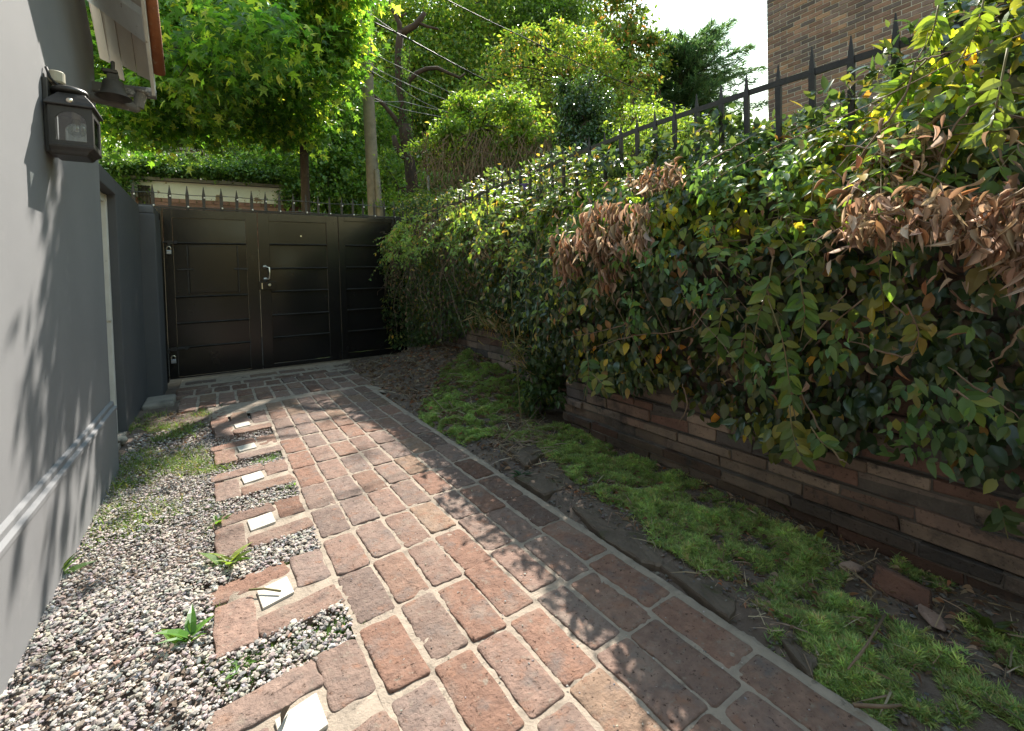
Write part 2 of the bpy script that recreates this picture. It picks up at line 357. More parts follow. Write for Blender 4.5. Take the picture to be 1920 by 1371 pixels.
# ================================================================== BRICKS OF THE PATH
BR_COLS = [(.20, .13, .10), (.198, .134, .108), (.187, .135, .112), (.212, .147, .107), (.20, .12, .09), (.175, .13, .111), (.208, .142, .115)]
def brick(mb, cx, cy, lx, ly, rot, zt, col, tilt=.0018, chip=.0035):
    cr_ = .011+.008*R.random(); k_ = 9; ox, oy = [], []
    for sx, sy, a0 in ((1, -1, -PI/2), (1, 1, 0), (-1, 1, PI/2), (-1, -1, PI)):
        ccx, ccy = sx*(lx/2-cr_), sy*(ly/2-cr_)
        for t in (0, PI/6, PI/3, PI/2): ox.append(ccx+cr_*math.cos(a0+t)); oy.append(ccy+cr_*math.sin(a0+t))
        nx_, ny_ = {0: (lx/2, ly/2-cr_), 1: (-lx/2+cr_, ly/2), 2: (-lx/2, -ly/2+cr_), 3: (lx/2-cr_, -ly/2)}[[(1, -1), (1, 1), (-1, 1), (-1, -1)].index((sx, sy))]
        x_, y_ = ox[-1], oy[-1]
        for q in range(1, k_): ox.append(x_+(nx_-x_)*q/k_); oy.append(y_+(ny_-y_)*q/k_)
    ox, oy = np.array(ox), np.array(oy); n = len(ox); P = np.c_[ox, oy, np.zeros(n)]
    sd_ = R.integers(1e6)
    ch = (vnoise(P, 28, sd_)-.5)*2*chip+(vnoise(P, 9, sd_+1)-.5)*2*chip*1.1
    L_ = np.hypot(ox, oy); ox, oy = ox*(1+ch/L_), oy*(1+ch/L_)
    tx, ty = (R.random(2)-.5)*tilt*2
    vs_ = []
    for (ins, dz) in ((0, -.05), (.0, -.0045), (.0025, -.0015), (.008, 0), (.035, .0008), (.06, .0008)):
        k = np.clip(1-ins/(min(lx, ly)/2), .08, 1); kx, ky = 1-ins/(lx/2), 1-ins/(ly/2); x, y = ox*kx, oy*ky
        zz = zt+dz+(x*tx/.1+y*ty/.1)
        if dz > -.004: zz = zz+(vnoise(np.c_[x+cx, y+cy, x*0], 26, sd_)-.5)*.006
        vs_.append(np.c_[x, y, zz])
    vs_.append(np.array([[0, 0, zt+.001]])); v = np.concatenate(vs_); c_, s_ = math.cos(rot), math.sin(rot)
    v = np.c_[cx+v[:, 0]*c_-v[:, 1]*s_, cy+v[:, 0]*s_+v[:, 1]*c_, v[:, 2]]
    f = [(k*n+j, k*n+(j+1) % n, (k+1)*n+(j+1) % n, (k+1)*n+j) for k in range(5) for j in range(n)]+[(5*n+j, 5*n+(j+1) % n, 6*n) for j in range(n)]
    mb.add(v, f, np.array(col))
def bcol(dark=1.0): return np.array(BR_COLS[R.integers(len(BR_COLS))])*(.9+.22*R.random())*dark
pb = MB()
edges = [.40, .563, .722, .877, 1.035, 1.198, 1.357, 1.517]; pitch = .349
coff = [0, .005, -.01, .0, .03, -.01, .025]
for ci_ in range(7):
    x0, x1 = edges[ci_], edges[ci_+1]; xm = (x0+x1)/2
    for r_ in range(-8, 16):
        y0 = 2.095+.13*(xm-.4)+coff[ci_]+pitch*(r_-4)+(R.random()-.5)*.02; y1 = y0+pitch
        if y0 < -1.2 or y1 > 5.75: continue
        wd = x1-x0-.013-.007*R.random(); ln = pitch-.015-.010*R.random()
        brick(pb, xm+(R.random()-.5)*.006, (y0+y1)/2, wd, ln, (R.random()-.5)*.045+.01, .0012+(R.random()-.5)*.0034, bcol(.62 if ci_ == 6 and R.random() < .5 else 1))
for k in range(3):
    for r_ in range(2):
        brick(pb, .32-.163*k, 5.25+pitch*r_, .14, .32, (R.random()-.5)*.05, -.004+(R.random()-.5)*.012, bcol())
for r_ in range(2):
    for k in range(14):
        x = -.29+.182*k; 
        if x > 1.95-r_*.1: continue
        brick(pb, x, 5.97+.345*r_+(R.random()-.5)*.03, .155, .315, (R.random()-.5)*.06, .004+(R.random()-.5)*.01, bcol(.72 if R.random() < .35 else .95))
for k in range(13):
    brick(pb, -.34+.187*k, 6.72+(R.random()-.5)*.03, .16, .27, (R.random()-.5)*.07, .008+(R.random()-.5)*.014, bcol(.62 if R.random() < .5 else .85))
for k in range(8):
    brick(pb, -.28+.36*k, 7.03, .33, .19, (R.random()-.5)*.04, -.002+(R.random()-.5)*.01, bcol(.7))
for k in range(8):
    brick(pb, -.2+.37*k, 7.4, .34, .2, (R.random()-.5)*.04, -.004+(R.random()-.5)*.01, bcol(.75))
path = obj('brick_path', pb, M['paver'], smooth=True); struct(path, 'worn red brick path laid in straight columns with sandy joints', 'path')
def sheet(poly_fn, x0, x1, y0, y1, z, amp, name, m, st=.03):
    X = np.arange(x0, x1+st, st); Y = np.arange(y0, y1+st, st); gx, gy = np.meshgrid(X, Y, indexing='ij'); P = np.c_[gx.ravel(), gy.ravel(), gx.ravel()*0]
    zz = z+(vnoise(P, 40, 21)-.5)*amp+(vnoise(P, 90, 22)-.5)*amp*.6; a = (np.arange(len(X)-1)[:, None]*len(Y)+np.arange(len(Y)-1)[None]).ravel(); n = len(Y)
    P[:, 2] = zz
    if poly_fn: P = poly_fn(P)
    return fastobj(name, P, np.c_[a, a+n, a+n+1, a+1], m, smooth=True)
def warp(P):
    e = sst(1.5, 1.60, P[:, 0]); P[:, 0] += e*(vnoise(P, 6, 31)-.5)*.05; P[:, 2] -= .035*sst(1.545, 1.6, P[:, 0]); return P
def warp2(P):
    n_ = (vnoise(P, 4, 33)-.5)*.3; P[:, 2] -= .06*sst(1.62, 1.85, P[:, 0]+n_+.25*sst(6.3, 7.2, P[:, 1])*-1)+.07*sst(-.08, -.16, P[:, 0]+n_*.3)*(P[:, 1] < 5.85)+.06*sst(-.34, -.42, P[:, 0]+n_*.3)*(P[:, 1] < 6.9); return P
struct(sheet(warp, .385, 1.60, -1.3, 5.3, -.0046, .0060, 'path_mortar', M['mortar'], .012), 'sandy mortar bed between the path bricks', 'path')
struct(sheet(warp2, -.42, 2.2, 5.3, 7.75, -.004, .007, 'path_threshold', M['mortar'], .02), 'mortar bed of the brick apron before the gate', 'path')

# ================================================================== BRICK PADS WITH WHITE TILES
def pad(yc, label, k, feat=None):
    t = thing('brick_pad', label, 'brick pad', (.165, yc, 0), 'brick pads with white tiles beside the path')
    b = MB(); d = .8+.3*R.random(); x0 = .165; g = .012*(R.random(4)-.5)
    z = [-.002+.007*R.random() for _ in range(4)]
    brick(b, .245, yc-.165+g[0], .30, .135, .12, z[0], bcol(d), chip=.007); brick(b, .022, yc-.10+g[1], .135, .31, .02, z[1], bcol(d), chip=.007)
    brick(b, .085, yc+.155+g[2], .31, .13, .13, z[2], bcol(d), chip=.007); brick(b, .318, yc+.115+g[3], .135, .25, .03, z[3], bcol(d), chip=.007)
    obj('bricks', b, M['paver'], t, smooth=True)
    m_ = MB(); sub = 12
    xs_ = np.linspace(-.035, .425, sub); ys_ = np.linspace(yc-.225, yc+.22, sub); gx, gy = np.meshgrid(xs_, ys_, indexing='ij'); P = np.c_[gx.ravel(), gy.ravel(), gx.ravel()*0]
    edge = np.minimum(np.minimum(gx+.035, .425-gx), np.minimum(gy-yc+.225, yc+.22-gy)).ravel()
    P[:, 1] += .13*(P[:, 0]-.165); P[:, 2] = -.0035+(vnoise(P, 30, 5)-.5)*.008-.05*(edge < .001)
    a = (np.arange(sub-1)[:, None]*sub+np.arange(sub-1)[None]).ravel(); m_.add(P, [tuple(q) for q in np.c_[a, a+sub, a+sub+1, a+1]])
    obj('mortar', m_, M['mortar'], t, smooth=True)
    ti = MB(); an = math.radians(16 if k % 2 else 13); c_, s_ = math.cos(an), math.sin(an); pts = []
    for zz in (-.02, .0065):
        for (u, v) in ((-.062, -.066), (.062, -.066), (.062, .066), (-.062, .066)): pts.append((.168+u*c_-v*s_*.35, yc+.005+u*s_+v, zz))
    ti.hexa(pts); obj('tile', ti, M['tile'], t, bevel=.003)
    return t
pads = [(.79, 'brick pad beside the path just below the frame, white tile hidden'),
        (1.46, 'brick pad whose white tile carries a dark curled leaf'),
        (2.146, 'wide brick pad smeared with mortar, a green twig lying on its white tile'),
        (2.83, 'orange-red brick pad with a dirty smudge on its white tile, dandelion at its corner'),
        (3.51, 'brick pad with a clover patch growing at its path side and a white tile'),
        (4.185, 'brick pad with yellowish bricks crossed by a branch shadow, weeds on its near side'),
        (4.88, 'brick pad farthest from the camera, a thin white tile in full sun')]
for k, (y, l) in enumerate(pads[1:]): pad(y, l, k)
# dark curled leaf and twig on the tiles
V, T, K = scatter(CURL[:1], np.array([[.115, 1.47, .02]]), np.array([[.1, .2, 1.]]), np.array([[.5, .9, .05]]), np.array([.065]), np.array([[.05, .04, .03]]))
tag(fastobj('fallen_leaf', V, T, M['leaf_dry'], None, K), 'dark dry leaf lying on the nearest white tile', 'leaf')
mb = MB(); mb.tube([(.075, 2.2, .021), (.13, 2.165, .024), (.185, 2.115, .02)], .0045, 6); tag(obj('twig', mb, M['stem_green'], smooth=True), 'short green twig lying across a white tile', 'twig')

# ================================================================== GRAVEL
ico = None
def ico_t():
    g = (1+5**.5)/2; v = np.array([(-1, g, 0), (1, g, 0), (-1, -g, 0), (1, -g, 0), (0, -1, g), (0, 1, g), (0, -1, -g), (0, 1, -g), (g, 0, -1), (g, 0, 1), (-g, 0, -1), (-g, 0, 1)], float)
    f = np.array([(0, 11, 5), (0, 5, 1), (0, 1, 7), (0, 7, 10), (0, 10, 11), (1, 5, 9), (5, 11, 4), (11, 10, 2), (10, 7, 6), (7, 1, 8), (3, 9, 4), (3, 4, 2), (3, 2, 6), (3, 6, 8), (3, 8, 9), (4, 9, 5), (2, 4, 11), (6, 2, 10), (8, 6, 7), (9, 8, 1)])
    return v/np.linalg.norm(v[0]), f
IV, IF = ico_t()
STONES = [(IV*(1+(R.random((12, 1))-.5)*.55)*np.array([.5, .30+.14*R.random(), .15+.11*R.random()]), IF) for _ in range(8)]
def stones(n, x0, x1, y0, y1, smin, smax, zf, keep=None):
    p = np.c_[x0+(x1-x0)*R.random(n), y0+(y1-y0)*R.random(n), np.zeros(n)]
    if keep is not None: p = p[keep(p)]
    n = len(p); s = smin+(smax-smin)*R.random(n)**1.7; p[:, 2] = zf(p)+R.random(n)*.012
    a = R.random(n)*2*PI; tip = np.c_[np.cos(a), np.sin(a), (R.random(n)-.5)*.5]; nr = rnd(n)*.25+np.array([0, 0, 1])
    # stones: template x is along the tip's side; length axis is x
    col = palette(n, [(.31, .27, .245), (.39, .345, .305), (.25, .245, .24), (.42, .375, .32), (.26, .215, .195), (.335, .32, .30), (.14, .14, .14), (.30, .19, .135)], [24, 22, 14, 16, 16, 13, 7, .5], .3)
    return scatter(STONES, p, nr, tip, s, col)
def padgap(p):
    x, y = p[:, 0], p[:, 1]; yy = y-.13*(x-.165); ph = (yy-1.46+.3375*1)/.675; fr = np.abs(ph-np.floor(ph)-.5)*.675
    onpad = (x > -.05) & (fr < .215) & (y < 5.1)
    return ~onpad & (x < .395-.0*y)
Vs = []; n0 = 0; acc = []
for args in ((9500, -.66, .40, .95, 2.6, .012, .031, lambda p: -.016+.013*R.random(len(p))), (8500, -.66, .40, 2.4, 3.8, .010, .025, lambda p: -.016+.013*R.random(len(p))), (3000, -.66, .4, 3.7, 5.3, .014, .034, lambda p: -.045+.012*R.random(len(p))), (1500, -.66, .40, .0, .95, .022, .046, lambda p: -.035), (14000, -.66, .40, .95, 4.6, .006, .013, lambda p: -.012+.012*R.random(len(p)))):
    acc.append(stones(*args, keep=padgap))
off = np.cumsum([0]+[len(a[0]) for a in acc[:-1]])
g = fastobj('gravel', np.concatenate([a[0] for a in acc]), np.concatenate([a[1]+o for a, o in zip(acc, off)]), M['gravel'], None, np.concatenate([a[2] for a in acc]))
tag(g, 'mixed grey, purple and cream gravel between the wall and the pads', 'gravel', kind='stuff')
# small stones on the right strip
Vp, Tp, Kp = stones(3500, 1.58, 2.5, .3, 3.6, .008, .026, lambda p: gz(p[:, 0], p[:, 1])); Kp = Kp*.42; Vq, Tq, Kq = stones(1500, .42, 1.52, .5, 5.2, .003, .010, lambda p: np.full(len(p), -.004)); Tp = np.r_[Tp, Tq+len(Vp)]; Vp = np.r_[Vp, Vq]; Kp = np.r_[Kp, Kq*.8]
tag(fastobj('grit', Vp, Tp, M['gravel'], None, Kp), 'fine grit and crumbs on the soil and the path', 'grit', kind='stuff')

# ================================================================== MOSSY SLABS BESIDE THE PATH
def slab(pxs, z, label, th=.05):
    P = [atz(x, y, z)[:2] for x, y in pxs]; cen = np.mean(P, 0); n = len(P)
    if sum(P[i][0]*P[(i+1) % n][1]-P[(i+1) % n][0]*P[i][1] for i in range(n)) < 0: P = P[::-1]
    pts = []
    for i in range(n):
        a, b = P[i], P[(i+1) % n]
        for t in np.linspace(0, 1, 7)[:-1]: pts.append(a+(b-a)*t+(R.random(2)-.5)*.012)
    m = len(pts); vs_ = [(p[0], p[1], z-th) for p in pts]+[(p[0], p[1], z-.008) for p in pts]+[(*(p+(cen-p)*.05), z+(R.random()-.5)*.006) for p in pts]+[(*(p+(cen-p)*.5), z+(R.random()-.5)*.01) for p in pts]+[(cen[0], cen[1], z)]
    f = [(k*m+j, k*m+(j+1) % m, (k+1)*m+(j+1) % m, (k+1)*m+j) for k in range(3) for j in range(m)]+[(3*m+j, 3*m+(j+1) % m, 4*m) for j in range(m)]
    b = MB(); b.add(vs_, f); o = obj('stone_slab', b, M['slab'], loc=(cen[0], cen[1], 0)); tag(o, label, 'slab', 'mossy slabs along the right edge of the path'); return o
slab([(965, 893), (1040, 868), (1076, 905), (1022, 927)], .006, 'grey-green mossy slab with a pointed corner, halfway along the path')
slab([(1072, 948), (1165, 940), (1250, 1000), (1245, 1062), (1205, 1052), (1130, 1005)], .003, 'broad brown mossy slab against the path edge beside the feathery green')
slab([(1236, 1060), (1262, 1048), (1390, 1118), (1368, 1158)], .004, 'long dark slab lying along the path edge, a crack of shade at its near end')
slab([(1392, 1112), (1440, 1118), (1535, 1240), (1520, 1262)], .0, 'dark broken slab at the near end of the row, half under the green', .06)
slab([(958, 846), (1005, 832), (1020, 850), (985, 872)], .03, 'small dark slab tilted out of the soil behind the pointed slab', .06)

# ================================================================== GREEN GROUND COVER
def cover(polys, n, smin, smax, cols, wts, zlift=.0, blades=7):
    allp = [np.array([atz(x, y, 0.01)[:2] for x, y in q]) for q in polys]
    P = []
    for q in allp:
        lo, hi = q.min(0), q.max(0); ar = np.prod(hi-lo); k = int(n*ar); p = lo+(hi-lo)*R.random((k, 2)); P.append(p[inpoly(p+(R.random((k, 2))-.5)*.09, q)])
    p = np.concatenate(P); p3 = np.c_[p, np.zeros(len(p))]; nz = vnoise(p3, 9, 41)*.6+vnoise(p3, 22, 42)*.4; keep = nz > .345+.11*R.random(len(p)); p, p3, nz = p[keep], p3[keep], nz[keep]
    p3[:, 2] = gz(p[:, 0], p[:, 1])+np.clip(nz-.38, 0, 1)*.10*R.random(len(p))**.6+zlift
    n_ = len(p); pos = np.repeat(p3, blades, 0); k = len(pos); a = R.random(k)*2*PI; el = R.random(k)*1.1
    tip = np.c_[np.cos(a)*np.cos(el), np.sin(a)*np.cos(el), np.sin(el)+.15]; sz = np.repeat(smin+(smax-smin)*R.random(n_), blades)
    col = np.repeat(palette(n_, cols, wts, .3)*(.55+.9*np.clip(nz-.3, 0, 1))[:, None], blades, 0)
    return scatter([t_blade(.12, .4), t_blade(.15, .15)], pos, rnd(k)*.3+np.array([0, 0, 1]), tip, sz, col)
pol = [[(790, 770), (835, 715), (900, 695), (975, 700), (1000, 750), (985, 830), (930, 812), (870, 824), (805, 792)],
       [(1005, 835), (1015, 795), (1085, 795), (1190, 858), (1305, 905), (1410, 955), (1540, 1030), (1590, 1085), (1520, 1115), (1420, 1104), (1290, 1060), (1236, 1025), (1225, 985), (1130, 935), (1060, 875)],
       [(1415, 1125), (1500, 1100), (1600, 1120), (1690, 1170), (1800, 1250), (1925, 1345), (1925, 1420), (1560, 1420), (1555, 1290), (1460, 1190)],
       [(1670, 1065), (1710, 1052), (1770, 1085), (1775, 1110), (1700, 1080)], [(1800, 1150), (1900, 1180), (1990, 1260), (1990, 1300), (1880, 1230)]]
V, T, K = cover(pol, 38000, .011, .032, [(.40, .52, .18), (.31, .43, .16), (.50, .57, .21), (.22, .31, .13), (.44, .35, .18)], [28, 26, 16, 18, 14])
tag(fastobj('ground_cover', V, T, M['moss'], None, K), 'feathery bright green ground cover on the soil beside the retaining wall', 'ground cover', kind='stuff')
def tufts(pxs, spread, n, smin, smax, cols, zf=lambda p: np.full(len(p), -.03)):
    c = np.array([atz(x, y, -.01) for x, y in pxs]); k = R.integers(0, len(c), n); p = c[k]+rnd(n)*np.array([spread, spread, 0]); p[:, 2] = zf(p)
    b = 6; pos = np.repeat(p, b, 0); m = len(pos); a = R.random(m)*2*PI; el = .15+R.random(m)*1.1
    tip = np.c_[np.cos(a)*np.cos(el), np.sin(a)*np.cos(el), np.sin(el)]
    return scatter(BLADE, pos, rnd(m)*.3+np.array([0, 0, 1]), tip, smin+(smax-smin)*R.random(m), palette(m, cols, [1]*len(cols), .3))
gp = [(225, 880), (255, 872), (290, 868), (235, 905), (330, 868), (210, 915), (205, 960), (240, 945), (255, 985), (285, 965), (315, 955), (190, 985), (215, 1000), (320, 815), (350, 800), (300, 800), (350, 850), (250, 800), (285, 780), (380, 775), (265, 850), (370, 870), (400, 880)]
V, T, K = tufts(gp, .07, 1500, .025, .085, [(.14, .22, .05), (.18, .25, .07), (.10, .17, .04), (.26, .24, .10)])
V2, T2, K2 = tufts([(535, 912), (548, 918), (520, 850), (505, 858), (490, 862), (540, 1045), (585, 1030), (590, 1195), (620, 1185), (640, 1180), (605, 1205), (655, 1165), (455, 1240), (470, 1255), (440, 1225), (400, 985), (398, 940), (420, 860), (470, 830), (400, 1060), (480, 1090), (400, 1150), (540, 1180), (400, 1230), (490, 1215), (560, 1060), (470, 1040), (545, 960), (500, 940), (440, 900)], .035, 1150, .018, .045, [(.11, .21, .05), (.15, .24, .06)])
o1 = len(V); tag(fastobj('grass', np.r_[V, V2], np.r_[T, T2+o1], M['moss'], None, np.r_[K, K2]), 'sparse green grass growing through the gravel', 'grass', kind='stuff')
# leaf litter and straw on the soil to the right, before the gate and along the left wall
def litter(n, poly, smin, smax):
    q = np.array([atz(x, y, .0)[:2] if x > 50 else (x, y) for x, y in poly]); lo, hi = q.min(0), q.max(0); p = lo+(hi-lo)*R.random((n, 2)); p = p[inpoly(p, q)]; k = len(p)
    P = np.c_[p, gz(p[:, 0], p[:, 1])+.008+R.random(k)*.015]; a = R.random(k)*2*PI
    return scatter(CURL+OV_LO, P, rnd(k)*.35+np.array([0, 0, 1]), np.c_[np.cos(a), np.sin(a), (R.random(k)-.4)*.3], smin+(smax-smin)*R.random(k), palette(k, [(.22, .145, .095), (.29, .21, .15), (.14, .095, .068), (.34, .16, .09), (.36, .29, .21)], [30, 25, 20, 8, 10], .3), .2+.5*R.random(k))
parts = [litter(3200, [(1.55, 4.7), (1.7, 3.7), (2.5, 3.6), (2.85, 4.5), (2.85, 7.4), (1.7, 7.4), (1.5, 6)], .02, .075), litter(4200, [(760, 690), (840, 660), (960, 700), (1010, 800), (1000, 870), (940, 880), (870, 830), (800, 800), (740, 730)], .02, .06), litter(2600, [(960, 860), (1040, 800), (1500, 960), (1920, 1150), (1920, 1300), (1560, 1250), (1280, 1060)], .015, .045),
         litter(250, [(640, 760), (900, 1000), (1300, 1371), (800, 1371)], .008, .022), litter(900, [(215, 880), (290, 770), (380, 770), (400, 880), (300, 960), (200, 960)], .015, .04), litter(420, [(400, 900), (650, 1190), (600, 1300), (400, 1240)], .01, .03)]
off = np.cumsum([0]+[len(a[0]) for a in parts[:-1]])
tag(fastobj('leaf_litter', np.concatenate([a[0] for a in parts]), np.concatenate([a[1]+o for a, o in zip(parts, off)]), M['leaf_dry'], None, np.concatenate([a[2] for a in parts])), 'brown leaf litter scattered over the soil', 'leaf litter', kind='stuff')
# straw and dry roots on the soil
def straw(n, poly, l0, l1):
    q = np.array([atz(x, y, .0)[:2] if x > 50 else (x, y) for x, y in poly]); lo, hi = q.min(0), q.max(0); p = lo+(hi-lo)*R.random((n*3, 2)); p = p[inpoly(p, q)][:n]; k = len(p); P = np.c_[p, gz(p[:, 0], p[:, 1])+.012+R.random(k)*.02]; a = R.random(k)*2*PI
    return scatter([t_blade(.035, .1), t_blade(.05, .25)], P, rnd(k)*.3+np.array([0, 0, 1]), np.c_[np.cos(a), np.sin(a), R.random(k)*.45], l0+(l1-l0)*R.random(k)**2, palette(k, [(.34, .27, .19), (.26, .19, .13), (.20, .145, .10), (.42, .35, .26)], [3, 3, 2, 1]))
MD = [(1.6, 4.6), (1.75, 3.7), (2.5, 3.6), (2.85, 4.5), (2.85, 7.4), (1.75, 7.4), (1.55, 6)]
ps = [straw(1300, MD, .05, .26), straw(900, [(760, 670), (840, 655), (960, 700), (930, 760), (860, 740), (770, 760), (720, 740)], .05, .22), straw(900, [(930, 780), (1010, 770), (1040, 830), (1000, 880), (930, 850)], .05, .2), straw(500, [(960, 860), (1500, 960), (1920, 1150), (1920, 1371), (1560, 1300), (1280, 1060)], .04, .14), straw(300, [(215, 880), (290, 770), (400, 790), (400, 900), (300, 990), (180, 1000)], .03, .10)]
off = np.cumsum([0]+[len(a[0]) for a in ps[:-1]])
tag(fastobj('straw', np.concatenate([a[0] for a in ps]), np.concatenate([a[1]+o for a, o in zip(ps, off)]), M['leaf_dry'], None, np.concatenate([a[2] for a in ps])), 'dry straw and root threads strewn over the soil', 'straw', kind='stuff')
# single weeds one can point to
def weed(px, label, n, size, cols, flat=.5, kind='weed'):
    p = atz(px[0], px[1], -.015); a = R.random(n)*2*PI; el = flat+R.random(n)*.7
    tip = np.c_[np.cos(a)*np.cos(el), np.sin(a)*np.cos(el), np.sin(el)]
    V, T, K = scatter([t_ovate(3, .3, .2, d) for d in (.2, .5)], np.tile(p, (n, 1))+rnd(n)*np.array([.008, .008, 0]), rnd(n)*.2+np.array([0, 0, 1]), tip, size*(.6+.6*R.random(n)), palette(n, cols, [1]*len(cols), .2))
    t = thing(kind, label, 'weed', p); fastobj('leaves', V, T, M['leaf'], t, K)
    mb = MB(); mb.tube([p, p+np.array([0, 0, size*.25])], .004, 5); obj('stem', mb, M['stem_green'], t); return t
weed((108, 1090), 'long-leaved weed growing against the foot of the grey wall', 9, .14, [(.07, .13, .04), (.1, .16, .05)], .6)
weed((428, 1062), 'pale yellow-green dandelion between two brick pads', 12, .12, [(.16, .22, .05), (.12, .19, .05)], .3)
weed((355, 1205), 'lush green weed standing alone in the gravel', 9, .11, [(.08, .2, .035), (.11, .22, .04)], .5)
weed((452, 1250), 'small weed beside a pale dead leaf in the gap near the camera', 7, .07, [(.09, .18, .04)], .4)
weed((405, 985), 'low weed at the left corner of the orange-red pad', 12, .07, [(.1, .18, .05)], .3)
weed((545, 915), 'round clover patch at the path side of a pad', 40, .04, [(.08, .16, .04)], .5)
weed((1860, 1190), 'broad round-leaved weed at the foot of the retaining wall', 10, .12, [(.07, .11, .035), (.1, .13, .05)], .4)
weed((1490, 975), 'single upright leafy weed against the dark stones', 4, .10, [(.07, .12, .06)], .8)
weed((975, 895), 'dark green rosette weed at the path edge by the small slab', 12, .08, [(.04, .085, .045)], .4)
weed((1530, 1030), 'yellowing leaf tuft on the feathery green', 5, .10, [(.22, .22, .04), (.25, .2, .04)], .3)
# loose stones, broken bricks and sticks
def rock(px, z, sz, col, label, name='stone', ct='stone'):
    p = atz(px[0], px[1], z); b = MB(); v = STONES[R.integers(8)][0]*np.array(sz)*2; a = R.random()*3; c_, s_ = math.cos(a), math.sin(a)
    v = np.c_[v[:, 0]*c_-v[:, 1]*s_, v[:, 0]*s_+v[:, 1]*c_, v[:, 2]]+p; b.add(v, IF, np.array(col)); o = obj(name, b, M['stone'], loc=p, bevel=.006); tag(o, label, ct); return o
rock((1598, 1064), .02, (.06, .05, .04), (.32, .24, .2), 'pink-tan stone lying above the feathery green')
rock((1668, 1078), .02, (.045, .05, .05), (.2, .15, .13), 'round brown stone beside the tilted brick shard')
rock((1750, 1160), .01, (.07, .05, .03), (.28, .2, .17), 'flat pinkish stone near the bottom right corner')
rock((226, 826), .0, (.05, .09, .08), (.45, .4, .33), 'whitish stone lump at the foot of the grey house corner')
rock((820, 655), .28, (.12, .06, .03), (.3, .12, .08), 'broken red brick on the soil heap by the gate', 'broken_brick', 'brick')
b = MB(); p = atz(1690, 1110, .02); v = [(-.03, -.09, -.02), (.03, -.09, -.02), (.03, .09, -.02), (-.03, .09, -.02), (-.0, -.085, .05), (.02, -.085, .05), (.025, .09, .06), (.0, .08, .06)]
b.hexa([np.array(q)+p for q in v], np.array((.16, .09, .07))); tag(obj('brick_shard', b, M['stone'], loc=p, bevel=.004), 'thin brick shard standing on edge in the soil', 'brick')
def stick(pts, r, label, z=None):
    q = [atz(x, y, zz) for x, y, zz in pts]; b = MB(); b.tube(q, [r, r*.6], 6, wob=.2); tag(obj('stick', b, M['stem'], loc=q[0], smooth=True), label, 'stick'); return
stick([(883, 726, .09), (915, 733, .09)], .010, 'thick tan stick lying on the far green patch')
stick([(808, 742, .05), (838, 775, .07)], .006, 'thin straight stick leaning over the far green patch')
stick([(1660, 1152, .03), (1625, 1210, .05), (1590, 1255, .03)], .005, 'dry stalk curving across the near green')
stick([(1600, 1322, .02), (1660, 1325, .03), (1690, 1322, .02)], .006, 'pale twig at the bottom edge by the path')
stick([(940, 830, .03), (990, 790, .14), (1010, 765, .2)], .004, 'dry forked stalk rising from the straw heap')
stick([(985, 742, .14), (1003, 752, .10)], .008, 'short pale stick under the creeper')
stick([(770, 715, .03), (800, 700, .06), (830, 705, .08)], .005, 'bent root on the soil near the gate')
#@@END2
# ================================================================== GREY HOUSE
XW = -.65
hs = thing('grey_house', 'grey rendered house wall with a pale plinth ledge and old wooden eave', 'house', (-.65, 2, 0))
def wave_wall(mb, X, y0, y1, z0, z1, th=.3, st=.15):
    mb.box(X-th, X, y0, y1, z0, z1)
b = MB(); b.hexa([(-.95, -4, -.1), (XW, -4, -.1), (XW, 4.30, -.1), (-.95, 4.30, -.1), (-.95, -4, 8.5), (XW, -4, 8.5), (XW, 4.30, 2.98), (-.95, 4.30, 2.98)])
# split so the gable slope starts near the eave
b = MB(); ys_ = [-4, 2.6, 3.4, 4.30]
def gab(y): return min(6.5, 3.0+(4.30-y)*1.0)
P = [(-4, -.1), (4.30, -.1), (4.30, gab(4.30)), (.8, gab(.8)), (-4, gab(-4))]
v = [(XW-.3, y, z) for y, z in P]+[(XW, y, z) for y, z in P]; n = 5
b.add(v, [tuple(range(n)), tuple(range(2*n-1, n-1, -1))]+[(i, i+n, (i+1) % n+n, (i+1) % n) for i in range(n)])
obj('wall', b, M['stucco'], hs, bevel=.012)
b = MB(); pr = [(XW-.01, -.1), (XW+.030, -.1), (XW+.030, .425), (XW+.036, .428), (XW+.036, .448), (XW+.030, .452), (XW+.018, .456), (XW+.018, .480), (XW+.012, .486), (XW-.01, .492)]
n = len(pr); v = [(x, -4, z) for x, z in pr]+[(x, 4.285, z) for x, z in pr]
b.add(v, [tuple(range(n-1, -1, -1)), tuple(range(n, 2*n))]+[(i, (i+1) % n, (i+1) % n+n, i+n) for i in range(n)])
obj('plinth', b, M['stucco'], hs)
# eave: soffit boards running down the roof slope between the wall and the verge board
wt, wb = np.array([XW, 3.25, 4.02]), np.array([XW, 4.42, 3.06]); ft, fb = np.array([-.315, 3.0, 3.72]), np.array([-.315, 4.045, 2.69])
def soff(u, t): return (wt+(wb-wt)*t)*(1-u)+(ft+(fb-ft)*t)*u
nb = 4; brd = [0, .22, .46, .74, .985]; ends = [1.06, 1.10, 1.0, .985]; starts = [-.9, -.9, -.9, -.9]
for k in range(nb):
    b = MB(); u0, u1 = brd[k]+.005, brd[k+1]-.005; p = []
    for off_ in (0, .02):
        o_ = np.array([0, .7*off_, .7*off_])
        p += [soff(u0, -.6)+o_, soff(u1, -.6)+o_, soff(u1, ends[k])+o_, soff(u0, ends[k]+.02)+o_]
    b.hexa(p); obj('soffit_board', b, M['board'], hs, bevel=.003)
b = MB(); p = [soff(0, -.6)+(0, .02, .025), soff(.98, -.6)+(0, .02, .025), soff(.98, .96)+(0, .02, .025), soff(0, 1.0)+(0, .02, .025)]; p += [q+np.array([0, .03, .03]) for q in p]
b.hexa(p); obj('roof_deck', b, M['bark'], hs)
